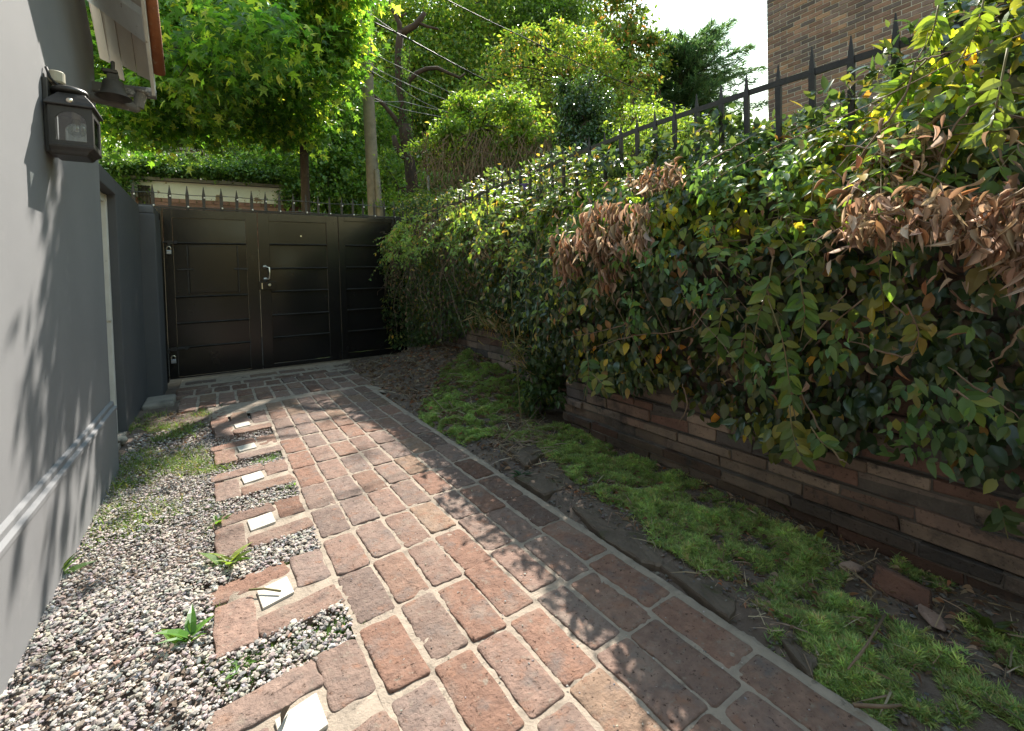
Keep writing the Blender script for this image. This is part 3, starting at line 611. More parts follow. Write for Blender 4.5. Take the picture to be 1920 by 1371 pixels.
b = MB(); yr, zr = 3.93, 3.025
def rafter_beam(mb, ta, tb, drop):
    p = [soff(0, ta)+(0, 0, -drop), soff(.985, ta)+(0, 0, -drop), soff(.985, tb)+(0, 0, -drop), soff(0, tb)+(0, 0, -drop)]
    q = [soff(0, ta)+(0, -.004, -.004), soff(.985, ta)+(0, -.004, -.004), soff(.985, tb)+(0, -.004, -.004), soff(0, tb)+(0, -.004, -.004)]
    return mb.hexa(p+q)
rafter_beam(b, .66, .775, .055); obj('rafter', b, M['rafter'], hs, bevel=.006)
b = MB(); p = []
for t_ in (-.6, 1.04):
    c0 = ft+(fb-ft)*t_; p.append([c0+(-.004, -.02, -.025), c0+(.016, -.02, -.025), c0+(.016, .05, .055), c0+(-.004, .05, .055)])
b.hexa([p[0][0], p[0][1], p[1][1], p[1][0], p[0][3], p[0][2], p[1][2], p[1][3]]); obj('verge_board', b, M['white_wood'], hs, bevel=.003)
# barrel tile edge along the verge
sdir = unit(fb-ft); 
for k in range(5):
    t0_ = .93-.42*k; a0 = ft+(fb-ft)*(t0_-.44); a1 = ft+(fb-ft)*(t0_+.02); o_ = np.array([.047, .035, .03]); b = MB()
    b.tube([a0+o_+(0, .0, .012), a1+o_], [.030, .036], 10, wob=.04); obj('roof_tile', b, M['tile_clay'], hs, smooth=True)
# gutter beam and drain stub at the foot of the eave
b = MB(); y_ = 4.22
gp_ = [aty(150, 160, y_), aty(293, 176, y_)]; d0 = np.array([0, .05, 0])
b.hexa([gp_[0]+(0, -.03, -.035), gp_[1]+(0, -.03, -.035), gp_[1]+(0, .03, -.035), gp_[0]+(0, .03, -.035), gp_[0]+(0, -.03, .03), gp_[1]+(0, -.03, .03), gp_[1]+(0, .03, .03), gp_[0]+(0, .03, .03)])
obj('gutter_beam', b, M['pipe'], hs, bevel=.006)
b = MB(); y_ = 4.12; a0, a1, a2 = aty(165, 180, y_), aty(258, 203, y_), aty(266, 172, y_)
b.tube([a0, a0*.5+a1*.5, a1, a1+(a1-a0)*.06], [.033, .033, .033, .02], 14); b.tube([a1+(a2-a1)*.05, a1*.4+a2*.6, a2-(a2-a1)*.12, a2-(a2-a1)*.1, a2], [.033, .033, .033, .042, .044], 14)
obj('drain_pipe', b, M['pipe'], hs, smooth=False)
# bell shaped outdoor lamp under the eave
y_ = 4.0; p_ = aty(213, 168, y_); bl = thing('hanging_lamp', 'dark bell-shaped metal lamp hanging under the wooden eave', 'lamp', p_)
b = MB(); b.lathe([(.018, .058), (.048, .055), (.056, .045), (.062, 0), (.072, -.03), (.095, -.05), (.097, -.054), (.090, -.050), (.066, -.027), (.05, .03)], p_, 24); obj('shade', b, M['lamp_dull'], bl, smooth=True)
b = MB(); b.box(p_[0]-.03, p_[0]+.03, p_[1]-.02, p_[1]+.02, p_[2]+.056, p_[2]+.10); b.box(p_[0]-.05, p_[0]+.025, p_[1]-.028, p_[1]+.028, p_[2]+.102, p_[2]+.125); b.tube([p_+(0, 0, .12), p_+(.0, .02, .19)], .012, 8); obj('bracket', b, M['lamp_dull'], bl, bevel=.004)

# ================================================================== LANTERN ON THE WALL
def lantern():
    L0 = np.array([XW, 3.1, 2.0]); t = thing('wall_lantern', 'black metal lantern with clear arched glass fixed to the grey wall', 'lantern', tuple(L0))
    x0, x1, y0, y1, z0, z1 = -.628, -.47, 3.0, 3.19, 1.985, 2.165
    fx = .010   # taper: wider at the top
    def face(mb, O, U, Wd, Zb, Zt, thick, Nn, arch):
        """frame plate with an opening: O corner, U unit along width Wd"""
        n = 40; U = np.asarray(U, float); Nn = np.asarray(Nn, float); hw = Wd/2; hh = (Zt-Zb)/2; ang = [2*PI*i/n for i in range(n)]; out, inn = [], []
        for a in ang:
            c_, s_ = math.cos(a), math.sin(a); m_ = max(abs(c_), abs(s_)); out.append((hw*c_/m_, hh*s_/m_))
            iw, ih = hw*.70, hh*.80
            if s_ > 0 and arch:
                q = (iw*c_*1.0, -ih*.1+ih*1.05*s_**.9)
            else: q = (iw*c_/m_ if True else 0, -ih*.1+ih*.9*s_/m_)
            if s_ > 0 and arch: q = (iw*max(-1, min(1, c_*1.12)), q[1])
            inn.append(q)
        vs_ = []
        for dd in (0, thick):
            for lst in (out, inn): vs_ += [O+U*(hw+q[0])+np.array([0, 0, 1])*(Zb+hh+q[1]-O[2])+Nn*dd for q in lst]
        f = []
        for i in range(n):
            j = (i+1) % n; f += [(i, j, n+j, n+i), (2*n+j, 2*n+i, 3*n+i, 3*n+j), (n+i, n+j, 3*n+j, 3*n+i), (j, i, 2*n+i, 2*n+j)]
        mb.add(vs_, f); return [O+U*(hw+q[0])+np.array([0, 0, 1])*(Zb+hh+q[1]-O[2])+Nn*thick*.5 for q in inn]
    b = MB(); g = []
    g.append(face(b, np.array([x0, y0, z0]), (1, 0, 0), x1-x0, z0, z1, .008, (0, 1, 0), True))
    g.append(face(b, np.array([x0, y1, z0]), (1, 0, 0), x1-x0, z0, z1, .008, (0, -1, 0), True))
    g.append(face(b, np.array([x1, y0+.0085, z0]), (0, 1, 0), y1-y0-.017, z0, z1, .008, (-1, 0, 0), False))
    obj('frame', b, M['lamp_metal'], t)
    for q in g:
        gb = MB(); gb.add(q, [tuple(range(len(q)))]); obj('glass', gb, M['glass'], t)
    # curved roof, finial cap, collar
    def ring(mb, rows):
        vs_ = []
        for (hx, hy, z, cx) in rows: vs_ += [(cx-hx, 3.095-hy, z), (cx+hx, 3.095-hy, z), (cx+hx, 3.095+hy, z), (cx-hx, 3.095+hy, z)]
        k = len(rows); f = [(4*i+j, 4*i+(j+1) % 4, 4*i+4+(j+1) % 4, 4*i+4+j) for i in range(k-1) for j in range(4)]+[(3, 2, 1, 0), tuple(4*(k-1)+j for j in range(4))]
        mb.add(vs_, f)
    cx = -.549
    b = MB(); ring(b, [(.088, .108, 2.166, cx), (.092, .112, 2.172, cx), (.084, .10, 2.19, cx), (.066, .08, 2.215, cx), (.054, .064, 2.232, cx), (.05, .058, 2.24, cx)]); obj('roof', b, M['lamp_metal'], t, bevel=.004)
    b = MB(); c_ = (-.565, 3.095, 2.245); b.lathe([(.03, -.006), (.046, 0), (.068, .006), (.072, .014), (.066, .026), (.045, .036), (.015, .04)], c_, 24); obj('cap', b, M['lamp_metal'], t, smooth=True)
    b = MB(); b.lathe([(.01, -.004), (.013, 0), (.013, .006), (.004, .012)], (-.549, 2.992, 2.192), 14, 1); obj('screw', b, M['chrome'], t, smooth=True)
    b = MB(); ring(b, [(.058, .07, 1.938, cx-.012), (.066, .08, 1.945, cx-.012), (.07, .085, 1.958, cx-.010), (.080, .098, 1.972, cx), (.082, .1, 1.984, cx)]); obj('base', b, M['lamp_metal'], t, bevel=.003)
    b = MB(); b.box(-.6495, -.629, 3.03, 3.17, 1.95, 2.30); obj('back_plate', b, M['lamp_metal'], t, bevel=.004)
    b = MB(); b.lathe([(.028, 2.292), (.033, 2.30), (.033, 2.345), (.028, 2.35)], (-.61, 3.09, 0), 20); obj('collar', b, M['cream'], t)
    b = MB(); b.tube([(-.64, 3.07, 2.36), (-.625, 3.06, 2.31), (-.60, 3.065, 2.28), (-.565, 3.09, 2.262)], .006, 8); obj('cord', b, M['cable'], t, smooth=True)
    b = MB(); b.lathe([(.012, .075), (.014, .045), (.022, .03), (.036, .005), (.038, -.012), (.028, -.034), (.008, -.044)], (-.545, 3.095, 2.09), 20); obj('bulb', b, M['glass'], t, smooth=True)
    b = MB(); b.lathe([(.016, .005), (.017, .06)], (-.545, 3.095, 2.106), 14); b.tube([(-.545, 3.085, 2.11), (-.545, 3.09, 2.085), (-.545, 3.10, 2.085), (-.545, 3.105, 2.11)], .002, 5); obj('socket', b, M['cream'], t)
lantern()

# ================================================================== BOUNDARY WALL WITH DOOR RECESS, PILLAR
XB = -.71; YP = 6.87
bw = thing('boundary_wall', 'lower dark grey wall with a deep door recess next to the gate pillar', 'wall', (XB, 5.5, 0))
b = MB(); b.box(XB-.32, XB, 5.38, YP+.02, -.1, 2.252); b.box(XB-.32, XB, 4.303, 5.38, 2.115, 2.252); obj('wall', b, M['stucco_dark'], bw, bevel=.008)
b = MB(); b.box(XB-.15, XB-.062, 5.31, 5.377, -.05, 2.11); b.box(XB-.15, XB-.07, 4.31, 4.38, -.05, 2.11); b.box(XB-.15, XB-.07, 4.38, 5.31, 2.04, 2.11); obj('door_frame', b, M['white_wood'], bw, bevel=.004)
d_ = obj('door', MB().box(XB-.135, XB-.10, 4.385, 5.305, -.04, 2.035), M['white_wood'], bw, bevel=.004)
b = MB(); b.tube([(XB-.10, 5.24, 1.0), (XB-.06, 5.24, 1.0), (XB-.055, 5.17, 1.0)], .01, 8); obj('handle', b, M['chrome'], d_)
b = MB(); b.box(-1.02, XB+.0, 4.35, 5.375, -.1, -.01); obj('sill', b, M['concrete'], bw)
gpil = thing('gate_pillar', 'dark grey rendered pillar at the hinge side of the gate', 'pillar', (-.66, YP, 0))
b = MB(); b.box(-.95, -.565, YP+.03, 7.55, -.1, 2.155); obj('shaft', b, M['stucco_dark'], gpil, bevel=.012)
b = MB(); b.box(-.95, -.575, YP+.045, 7.54, 2.156, 2.255); obj('cap', b, M['stucco_dark'], gpil, bevel=.015)
b = MB(); b.box(-.70, -.42, 6.2, 6.68, -.1, .03); tag(obj('kerb_stone', b, M['concrete'], loc=(-.55, 6.4, 0), bevel=.03, seg=3), 'rough concrete kerb block at the foot of the grey pillar', 'kerb')

# ================================================================== GATE
YG = 7.67
gt = thing('metal_gate', 'black glossy three-leaf metal gate topped with spikes', 'gate', (1.05, YG, 0))
def gx_(x, y=520): return aty(x, y, YG)[0]
def gz_(y, x): return aty(x, y, YG)[2]
ZT, ZB = 2.318, .035
leaves = [(-.545, .553, (329, 466), [457, 555, 603, 647]), (.561, 1.678, (509, 616), [459, 503, 545, 588, 629]), (1.686, 2.76, (650, 738), [461, 501, 541, 579, 618])]
b = MB(); b.box(-.62, -.552, YG-.03, YG+.07, 0, 2.33); obj('frame_post', b, M['gate'], gt, bevel=.006)
b = MB(); b.box(-.60, -.555, YG-.07, YG-.035, 0, 2.30); obj('stop_bar', b, M['gate'], gt, bevel=.006)
for li, (x0, x1, (pa, pb), ribs) in enumerate(leaves):
    a, c_ = gx_(pa, 560), gx_(pb, 560); pm = (pa+pb)/2; zt_ = gz_(417 if li else 411, pm); zb_ = gz_((700, 676, 657)[li], pm)
    b = MB(); y0, y1 = YG-.025, YG+.03
    b.box(x0, a, y0, y1, ZB, ZT); b.box(c_, x1, y0, y1, ZB, ZT); b.box(a, c_, y0, y1, zt_, ZT); b.box(a, c_, y0, y1, ZB, zb_)
    lf = obj('gate_leaf', b, M['gate'], gt, bevel=.003)
    # panel slightly buckled between its ribs
    nxp, nzp = 20, 50; X_ = np.linspace(a+.002, c_-.002, nxp); Z_ = np.linspace(zb_+.002, zt_-.002, nzp); gxx, gzz = np.meshgrid(X_, Z_, indexing='ij')
    yy = YG+.0+(vnoise(np.c_[gxx.ravel(), gzz.ravel(), gxx.ravel()*0+li], 2.2, 60+li)-.5)*.016; V = np.c_[gxx.ravel(), yy, gzz.ravel()]; q = (np.arange(nxp-1)[:, None]*nzp+np.arange(nzp-1)[None]).ravel()
    fastobj('panel', V, np.c_[q, q+nzp, q+nzp+1, q+1], M['gate'], lf, smooth=True)
    for r_ in ribs:
        z_ = gz_(r_, pm); b = MB(); b.hexa([(a+.003, YG-.022, z_-.014), (c_-.003, YG-.022, z_-.014), (c_-.003, YG-.004, z_-.014), (a+.003, YG-.004, z_-.014), (a+.003, YG-.040, z_+.002), (c_-.003, YG-.040, z_+.002), (c_-.003, YG-.004, z_+.012), (a+.003, YG-.004, z_+.012)]); obj('rib', b, M['gate_rib'], lf, bevel=.002)
    if li == 0:
        z0_, z1_ = gz_(550, 400), gz_(461, 400); xa, xb = gx_(355, 500), gx_(445, 500)
        b = MB(); b.box(xa, xb, YG-.02, YG-.006, z0_+.01, z1_-.01); hatch = obj('hatch', b, M['gate'], lf, bevel=.004)
        for q0_, q1_ in ((xa-.022, xa-.008), (xb+.006, xb+.014)): b = MB(); b.box(q0_, q1_, YG-.028, YG-.004, z0_, z1_); obj('hatch_frame', b, M['iron'], lf)
        zz = gz_(505, 400)
        for xx0, xx1 in ((gx_(333), xa+.05), (xb-.04, gx_(466))): b = MB(); b.box(xx0, xx1, YG-.038, YG-.021, zz-.010, zz+.010); obj('hinge', b, M['iron'], lf, bevel=.002)
        for yp, xx0, xx1 in ((455, 305, 335), (655, 312, 356)):
            z_ = gz_(yp, 320); b = MB(); b.tube([(gx_(xx0, yp), YG-.045, z_), (gx_(xx1, yp), YG-.045, z_)], .011, 8)
            b.box(gx_(xx0, yp)+.05, gx_(xx0, yp)+.11, YG-.055, YG-.026, z_-.022, z_+.022); b.box(gx_(xx1, yp)-.05, gx_(xx1, yp)-.02, YG-.055, YG-.026, z_-.022, z_+.022); b.box(gx_(317, yp)-.012, gx_(317, yp)+.012, YG-.045, YG-.026, z_-.05, z_); obj('slide_bolt', b, M['iron'], lf)
    if li == 1:
        xh = gx_(501, 510); za, zb2 = gz_(501, 502), gz_(524, 502); b = MB()
        for z_ in (za, zb2): b.lathe([(.032, 0), (.032, -.006), (.022, -.012), (.02, -.016)], (xh-.03, YG-.026, z_), 16, 1)
        b.tube([(xh-.03, YG-.03, za), (xh-.02, YG-.075, za), (xh+.02, YG-.085, za-.01), (xh+.025, YG-.085, (za+zb2)/2), (xh+.02, YG-.085, zb2+.01), (xh-.02, YG-.075, zb2), (xh-.03, YG-.03, zb2)], .013, 10); obj('handle', b, M['chrome'], lf, smooth=True)
        x_a, x_b = gx_(487, 535), gx_(518, 535); z_a, z_b = gz_(543, 502), gz_(528, 502)
        b = MB(); b.box(x_a-.015, x_b, YG-.055, YG-.026, z_a, z_b); lk = obj('lock_box', b, M['gate'], lf, bevel=.004)
        b = MB(); b.lathe([(.022, 0), (.022, -.01), (.012, -.02)], (gx_(505, 534), YG-.056, (z_a+z_b)/2+.008), 14, 1); obj('lock_cylinder', b, M['chrome'], lf)
        b = MB(); b.box(gx_(491, 537)-.006, gx_(491, 537)+.006, YG-.06, YG-.056, z_a+.01, z_b-.02); obj('latch', b, M['chrome'], lf)
        b = MB(); b.lathe([(.012, 0), (.010, -.006)], (gx_(564, 443), YG-.012, gz_(443, 564)), 10, 1); obj('rivet_cap', b, M['chrome'], lf)
b = MB(); b.box(-.92, 2.85, YG+.05, YG+.08, 2.335, 2.358); obj('top_rail', b, M['iron'], gt)
spx = [-.845, -.647, -.465, -.271, -.083, .125, .313, .50, .68, .865, 1.055, 1.235, 1.413, 1.58, 1.767, 1.943, 2.106, 2.29, 2.46, 2.63, 2.79]
def spike(mb, x, y, z0, z1, wv, d, tip=.32):
    zt_ = z1-(z1-z0)*tip; v = []
    for z, k in ((z0, .8), (zt_, 1.0), (z1-.012, .15)): v += [(x-wv*k, y-d*k, z), (x+wv*k, y-d*k, z), (x+wv*k, y+d*k, z), (x-wv*k, y+d*k, z)]
    return mb.add(v, [(3, 2, 1, 0), (8, 9, 10, 11)]+[(4*i+j, 4*i+(j+1) % 4, 4*i+4+(j+1) % 4, 4*i+4+j) for i in range(2) for j in range(4)])
for k, x in enumerate(spx):
    b = MB(); spike(b, x, YG+.065, 2.30, 2.66+(R.random()-.5)*.02, .021 if k < 10 else .018, .008, .4); obj('spike', b, M['iron'], gt)
b = MB(); w_ = []
for z_ in (2.365, 2.53):
    b = MB(); b.tube([(x, YG+.045, z_+.006*math.sin(x*7)) for x in np.linspace(-.9, 2.8, 30)], .005, 6); obj('wire', b, M['wire'], gt)
for k, x in enumerate(spx):
    b = MB(); b.lathe([(.006, -.012), (.010, -.006), (.010, .006), (.006, .012)], (x+.01, YG+.04, 2.365 if k % 2 else 2.50), 8); obj('insulator', b, M['insul'], gt)
def padlock(px, py, label):
    p = np.array([gx_(px, py), YG-.062, gz_(py, px)]); t = thing('padlock', label, 'padlock', p)
    b = MB(); b.box(p[0]-.029, p[0]+.029, p[1]-.013, p[1]+.013, p[2]-.068, p[2]-.012); obj('body', b, M['steel'], t, bevel=.008)
    b = MB(); b.tube([(p[0]-.022, p[1], p[2]-.02), (p[0]-.022, p[1], p[2]+.015), (p[0]-.012, p[1], p[2]+.034), (p[0]+.012, p[1], p[2]+.034), (p[0]+.022, p[1], p[2]+.015), (p[0]+.022, p[1], p[2]-.02)], .007, 8); obj('shackle', b, M['chrome'], t, smooth=True)
padlock(317, 468, 'small steel padlock on the upper bolt of the gate, at hatch height')
padlock(326, 671, 'steel padlock hanging from the lower bolt near the ground')
gp2 = thing('gate_post', 'narrow brownish grey post between the gate and the creeper', 'post', (2.83, YG, 0)); b = MB(); b.box(2.79, 2.93, 7.58, 7.80, -.1, 2.1); obj('shaft', b, M['concrete'], gp2, bevel=.01)

# ================================================================== RETAINING WALL
rw = thing('retaining_wall', 'long low wall of old brick and stone courses behind the creeper', 'wall', (2.6, 2, 0))
sb = MB(); mo = MB(); SC = [(.28, .215, .175), (.25, .175, .145), (.22, .135, .11), (.2, .165, .148), (.27, .215, .18), (.13, .118, .116), (.31, .245, .2)]
def course(xf, y0, y1, z0, h, lmin, lmax, dark, jit=.013):
    mo.box(xf+.011, xf+.24, y0, y1-.01, z0-.009, z0+h-.009+.0005*R.random())
    y = y0-R.random()*.2
    while y < y1:
        l = lmin+(lmax-lmin)*R.random(); a, e = max(y0, y+.004), min(y+l-.004, y1); 
        if e-a > .04:
            x = xf+(R.random()-.5)*2*jit; j = lambda k=.007: (R.random()-.5)*2*k
            sb.hexa([(x+j(), a+j(), z0+j(.004)), (x+.25, a, z0), (x+.25, e, z0), (x+j(), e+j(), z0+j(.004)), (x+j(), a+j(), z0+h-.010+j(.004)), (x+.25, a, z0+h-.010), (x+.25, e, z0+h-.010), (x+j(), e+j(), z0+h-.010+j(.004))], np.array(SC[R.integers(len(SC))])*(.95+.6*R.random())*dark)
        y += l
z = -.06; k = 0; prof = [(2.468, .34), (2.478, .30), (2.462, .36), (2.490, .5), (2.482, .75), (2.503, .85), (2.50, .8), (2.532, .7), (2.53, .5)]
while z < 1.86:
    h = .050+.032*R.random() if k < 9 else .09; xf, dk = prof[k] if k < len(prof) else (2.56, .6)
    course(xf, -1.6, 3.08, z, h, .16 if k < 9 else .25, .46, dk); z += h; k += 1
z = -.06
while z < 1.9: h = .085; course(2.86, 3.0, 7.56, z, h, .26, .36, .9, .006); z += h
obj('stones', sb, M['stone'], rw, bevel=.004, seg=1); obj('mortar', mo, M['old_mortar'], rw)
b = MB(); b.box(2.615, 2.945, -1.6, 3.07, -.1, 1.86); b.box(2.885, 2.945, 3.071, 7.56, -.1, 1.86); obj('core', b, M['mortar'], rw)

# ================================================================== IRON FENCE ON THE WALL
fe = thing('iron_fence', 'black iron railing with pointed bars standing above the creeper', 'fence', (2.6, 2.5, 1.95))
fy = [.15, .30, .455, .615, .775, .94, 1.105, 1.268, 1.433, 1.589, 1.751, 1.909, 2.061, 2.217, 2.373, 2.535]
while fy[-1] < 7.4: fy.append(fy[-1]+.163)
rail_pts = [(2.5, y, z) for y, z in ((-.3, 2.24), (.75, 2.245), (1.4, 2.27), (2.2, 2.29), (3, 2.27), (4.07, 2.232), (5, 2.2), (7.5, 2.2))]
b = MB(); 
for p, q in zip(rail_pts[:-1], rail_pts[1:]):
    p, q = np.array(p), np.array(q); b.hexa([p+(-.006, 0, -.015), p+(.006, 0, -.015), q+(.006, 0, -.015), q+(-.006, 0, -.015), p+(-.006, 0, .015), p+(.006, 0, .015), q+(.006, 0, .015), q+(-.006, 0, .015)])
obj('rail', b, M['iron'], fe)
for y in fy:
    zt_ = 2.385+(R.random()-.5)*.03-(0.06*sst(3.0, 5, np.array(y))); b = MB(); spike(b, 2.5+.004*R.normal(), y, 1.93, float(zt_), .009, .0145, .30); obj('spike', b, M['iron'], fe)

# ================================================================== BRICK HOUSE
BX, BY = 11.25, 5.95
bh = thing('brick_house', 'tall plain brick house wall rising behind the railing against the sky', 'house', (BX, 0, 1.88))
bb = MB(); ch, bl_ = .098, .30; z = 1.9; row = 0
BC = [(.15, .095, .08), (.13, .09, .082), (.18, .11, .085), (.10, .08, .078), (.14, .10, .09), (.21, .13, .09)]
while z < 10.4:
    y = BY; first = True
    while y > -3.2:
        l = (bl_*.5 if (row % 2 and first) else bl_); first = False; y1 = y-l
        x = BX+(R.random()-.5)*.008
        bb.hexa([(x, y1+.009, z), (x+.1, y1+.009, z), (x+.1, y-.009, z), (x, y-.009, z), (x, y1+.009, z+ch-.020), (x+.1, y1+.009, z+ch-.020), (x+.1, y-.009, z+ch-.020), (x, y-.009, z+ch-.020)], np.array(BC[R.integers(6)])*(.75+.5*R.random())); y = y1
    z += ch; row += 1
obj('brick_face', bb, M['brickcol'], bh)
b = MB(); b.box(BX+.012, BX+5, -3.3, BY-.008, 1.85, 10.4); obj('wall', b, mat('house_mortar', (.5, .48, .45), (.42, .4, .37), .95, 5, .5, 60), bh)
b = MB(); b.box(BX-.15, BX+5.2, -3.5, BY+.15, 10.4, 10.6); obj('coping', b, M['concrete'], bh)

# ================================================================== STREET SIDE: GARDEN WALL, POLE, SIGN, CABLES
YW = 13.0
gw = thing('garden_wall', 'pale peeling plaster wall with a red brick base across the street', 'wall', (0, YW, 0))
b = MB(); b.hexa([(-3.2, YW+.005, 3.27), (1.58, YW+.005, 3.27), (1.58, YW+.3, 3.27), (-3.2, YW+.3, 3.27), (-3.2, YW+.005, 3.60), (1.58, YW+.005, 3.68), (1.58, YW+.3, 3.68), (-3.2, YW+.3, 3.6)]); obj('plaster_band', b, M['peel'], gw)
bb = MB(); z = 2.2; row = 0
while z < 3.24:
    y = -3.2+(.16 if row % 2 else 0)
    while y < 1.55: bb.box(y+.006, min(y+.31, 1.58), YW+.0+(R.random()-.5)*.01, YW+.12, z, z+.085, np.array(SC[2])*(.6+.6*R.random())*np.array([1.0, 1, 1.05])); y += .325
    z += .098; row += 1
obj('brick_base', bb, M['brickcol'], gw)
b = MB(); b.box(-3.2, 1.58, YW+.02, YW+.3, -.1, 3.269); obj('wall', b, M['mortar'], gw)
b = MB(); b.hexa([(-3.2, YW-.07, 3.61), (1.65, YW-.07, 3.69), (1.65, YW+.35, 3.69), (-3.2, YW+.35, 3.61), (-3.2, YW-.07, 3.68), (1.65, YW-.07, 3.76), (1.65, YW+.35, 3.76), (-3.2, YW+.35, 3.68)]); obj('coping', b, M['concrete'], gw)
b = MB(); b.box(-1.33, -1.13, YW-.01, YW+.03, 3.08, 3.52); obj('window', b, M['window'], gw)
b = MB()
for x in (-1.33, -1.27, -1.2, -1.14): b.box(x-.008, x+.008, YW-.04, YW-.02, 3.08, 3.52)
for z in (3.1, 3.3, 3.5): b.box(-1.34, -1.12, YW-.045, YW-.021, z-.008, z+.008)
obj('window_grille', b, M['iron'], gw)
b = MB(); b.box(.48, .62, YW-.02, YW-.008, 3.02, 3.12); obj('meter_box', b, M['cream'], gw)
bp = thing('brick_pier', 'dark red brick pier at the end of the peeling wall', 'pier', (1.85, YW, 0)); bb = MB(); z = 0; row = 0
while z < 3.7:
    for y in (1.69, 1.87): bb.box(y-.085+.01*(row % 2), y+.085, YW-.05+(R.random()-.5)*.01, YW+.3, z, z+.085, np.array(SC[2])*(.35+.35*R.random()))
    z += .098; row += 1
obj('shaft', bb, M['brickcol'], bp); b = MB(); b.box(1.6, 1.96, YW-.03, YW+.28, 0, 3.69); obj('core', b, M['mortar'], bp)
cb = thing('concrete_block', 'weathered concrete tank rising above the ivy on the garden wall', 'tank', (-.4, 15, 3)); a0 = aty(300, 318, 15); a1 = aty(372, 283, 15)
b = MB(); b.hexa([(a0[0]-1.2, 15, 0), (a1[0], 15, 0), (a1[0]+.35, 17, 0), (a0[0]-1.2, 17, 0), (a0[0]-1.2, 15, a1[2]-.25), (a1[0], 15, a1[2]), (a1[0]+.35, 17, a1[2]), (a0[0]-1.2, 17, a1[2]-.2)]); obj('tank_wall', b, M['concrete'], cb, bevel=.03)
b = MB(); b.hexa([(a0[0]-1.25, 14.95, a1[2]-.245), (a1[0]+.05, 14.95, a1[2]+.006), (a1[0]+.4, 17, a1[2]+.006), (a0[0]-1.25, 17, a1[2]-.19), (a0[0]-1.25, 14.95, a1[2]-.15), (a1[0]+.05, 14.95, a1[2]+.1), (a1[0]+.4, 17, a1[2]+.1), (a0[0]-1.25, 17, a1[2]-.1)]); obj('tank_lid', b, M['concrete'], cb, bevel=.02)
ts = thing('tin_shed', 'blue-grey tin roof glimpsed through the leaves above the street', 'shed', (1, 19, 0)); q0, q1 = aty(405, 262, 19), aty(480, 222, 19)
b = MB(); b.hexa([(q0[0], 19, q0[2]), (q1[0]+.6, 19, q0[2]), (q1[0]+.6, 22, q1[2]+.6), (q0[0], 22, q1[2]+.6), (q0[0], 19, q0[2]+.06), (q1[0]+.6, 19, q0[2]+.06), (q1[0]+.6, 22, q1[2]+.66), (q0[0], 22, q1[2]+.66)]); obj('roof', b, M['tin'], ts)
b = MB(); b.box(q0[0]+.15, q1[0]+.45, 19.2, 21.8, 0, q0[2]+.02); obj('wall', b, M['window'], ts)
pl = thing('utility_pole', 'weathered wooden utility pole leaning slightly behind the gate', 'pole', atd(706, 430, 9))
pts = [atd(709, 640, 9), atd(702, 400, 9), atd(696, 280, 9), atd(690, 170, 9), atd(687, 60, 9), atd(683, -60, 9)]
b = MB(); b.tube(pts, [.125, .12, .115, .11, .105, .10], 14, wob=.05); obj('shaft', b, M['wood_pole'], pl, smooth=True)
b = MB(); b.tube([atd(716, 640, 8.88), atd(713, 400, 8.88), atd(706, 318, 8.9)], [.07, .06, .05], 8, wob=.1); obj('prop', b, M['wood_pole'], pl, smooth=True)
for yy in (112, 138): b = MB(); q = atd(688.5 if yy < 120 else 689, yy, 9); b.lathe([(.122, -.025), (.128, -.01), (.128, .01), (.122, .025)], q, 16); b.tube([q+(-.1, -.15, 0), q+(-.2, -.2, .01)], .02, 6); obj('band', b, M['iron'], pl)
sg = thing('sign_post', 'thin galvanised post with a pale sign seen from behind', 'sign', atd(803, 400, 9.6)); sp = [atd(805, 430, 9.6), atd(801, 268, 9.6)]
b = MB(); b.tube(sp, .026, 8); obj('post', b, M['galv'], sg)
b = MB(); q = atd(800, 284, 9.55); b.box(q[0]-.11, q[0]+.03, q[1]-.02, q[1]-.01, q[2]-.09, q[2]+.09); obj('sign_plate', b, M['sign'], sg, bevel=.004)
b = MB(); q = atd(786, 293, 9.5); b.hexa([q+(-.05, .01, -.04), q+(.07, .01, .0), q+(.07, .02, .0), q+(-.05, .02, -.04), q+(-.04, .01, .03), q+(.06, .01, .09), q+(.06, .02, .09), q+(-.04, .02, .03)]); obj('sign_arm', b, M['sign'], sg)
def cablet(pts, r, label, m='cable', sag=.06):
    q = [atd(*p) for p in pts]; out = []
    for a, e in zip(q[:-1], q[1:]):
        for t in np.linspace(0, 1, 8)[:-1]: out.append(a+(e-a)*t-np.array([0, 0, sag*4*t*(1-t)*.2]))
    out.append(q[-1]); b = MB(); b.tube(out, r, 6); tag(obj('overhead_cable', b, M[m], loc=q[0], smooth=True), label, 'cable', 'overhead cables running from the pole'); 
cablet([(690, 36, 9), (757, 68, 9.4), (905, 148, 10.5), (1010, 205, 12)], .016, 'thick black overhead cable sloping from the pole top into the bush')
cablet([(690, 22, 9), (735, 55, 9.2), (760, 72, 9.4)], .008, 'thin cable branching to the thick one beside the pole top')
cablet([(815, -12, 8), (965, 62, 9.2), (1160, 152, 10.5), (1270, 196, 11.5), (1310, 212, 12)], .010, 'dark cable crossing the top of the picture towards the conifer')
cablet([(690, 95, 9), (760, 130, 9.5), (868, 185, 10.5), (960, 226, 12)], .007, 'thin cable below the thick one, leaving the pole above its bands', 'cable_grey')
cablet([(692, 122, 9), (780, 165, 9.7), (872, 200, 10.6), (960, 230, 12)], .009, 'thin grey cable leaving the pole between its two bands', 'cable_grey')
cablet([(692, 190, 9), (755, 190, 9.4), (848, 212, 10.4), (930, 232, 12)], .008, 'upper of the two pale cables passing behind the bare trunk', 'cable_grey')
cablet([(692, 180, 9), (755, 205, 9.4), (848, 222, 10.4), (930, 240, 12)], .008, 'lower of the two pale cables passing behind the bare trunk', 'cable_grey')
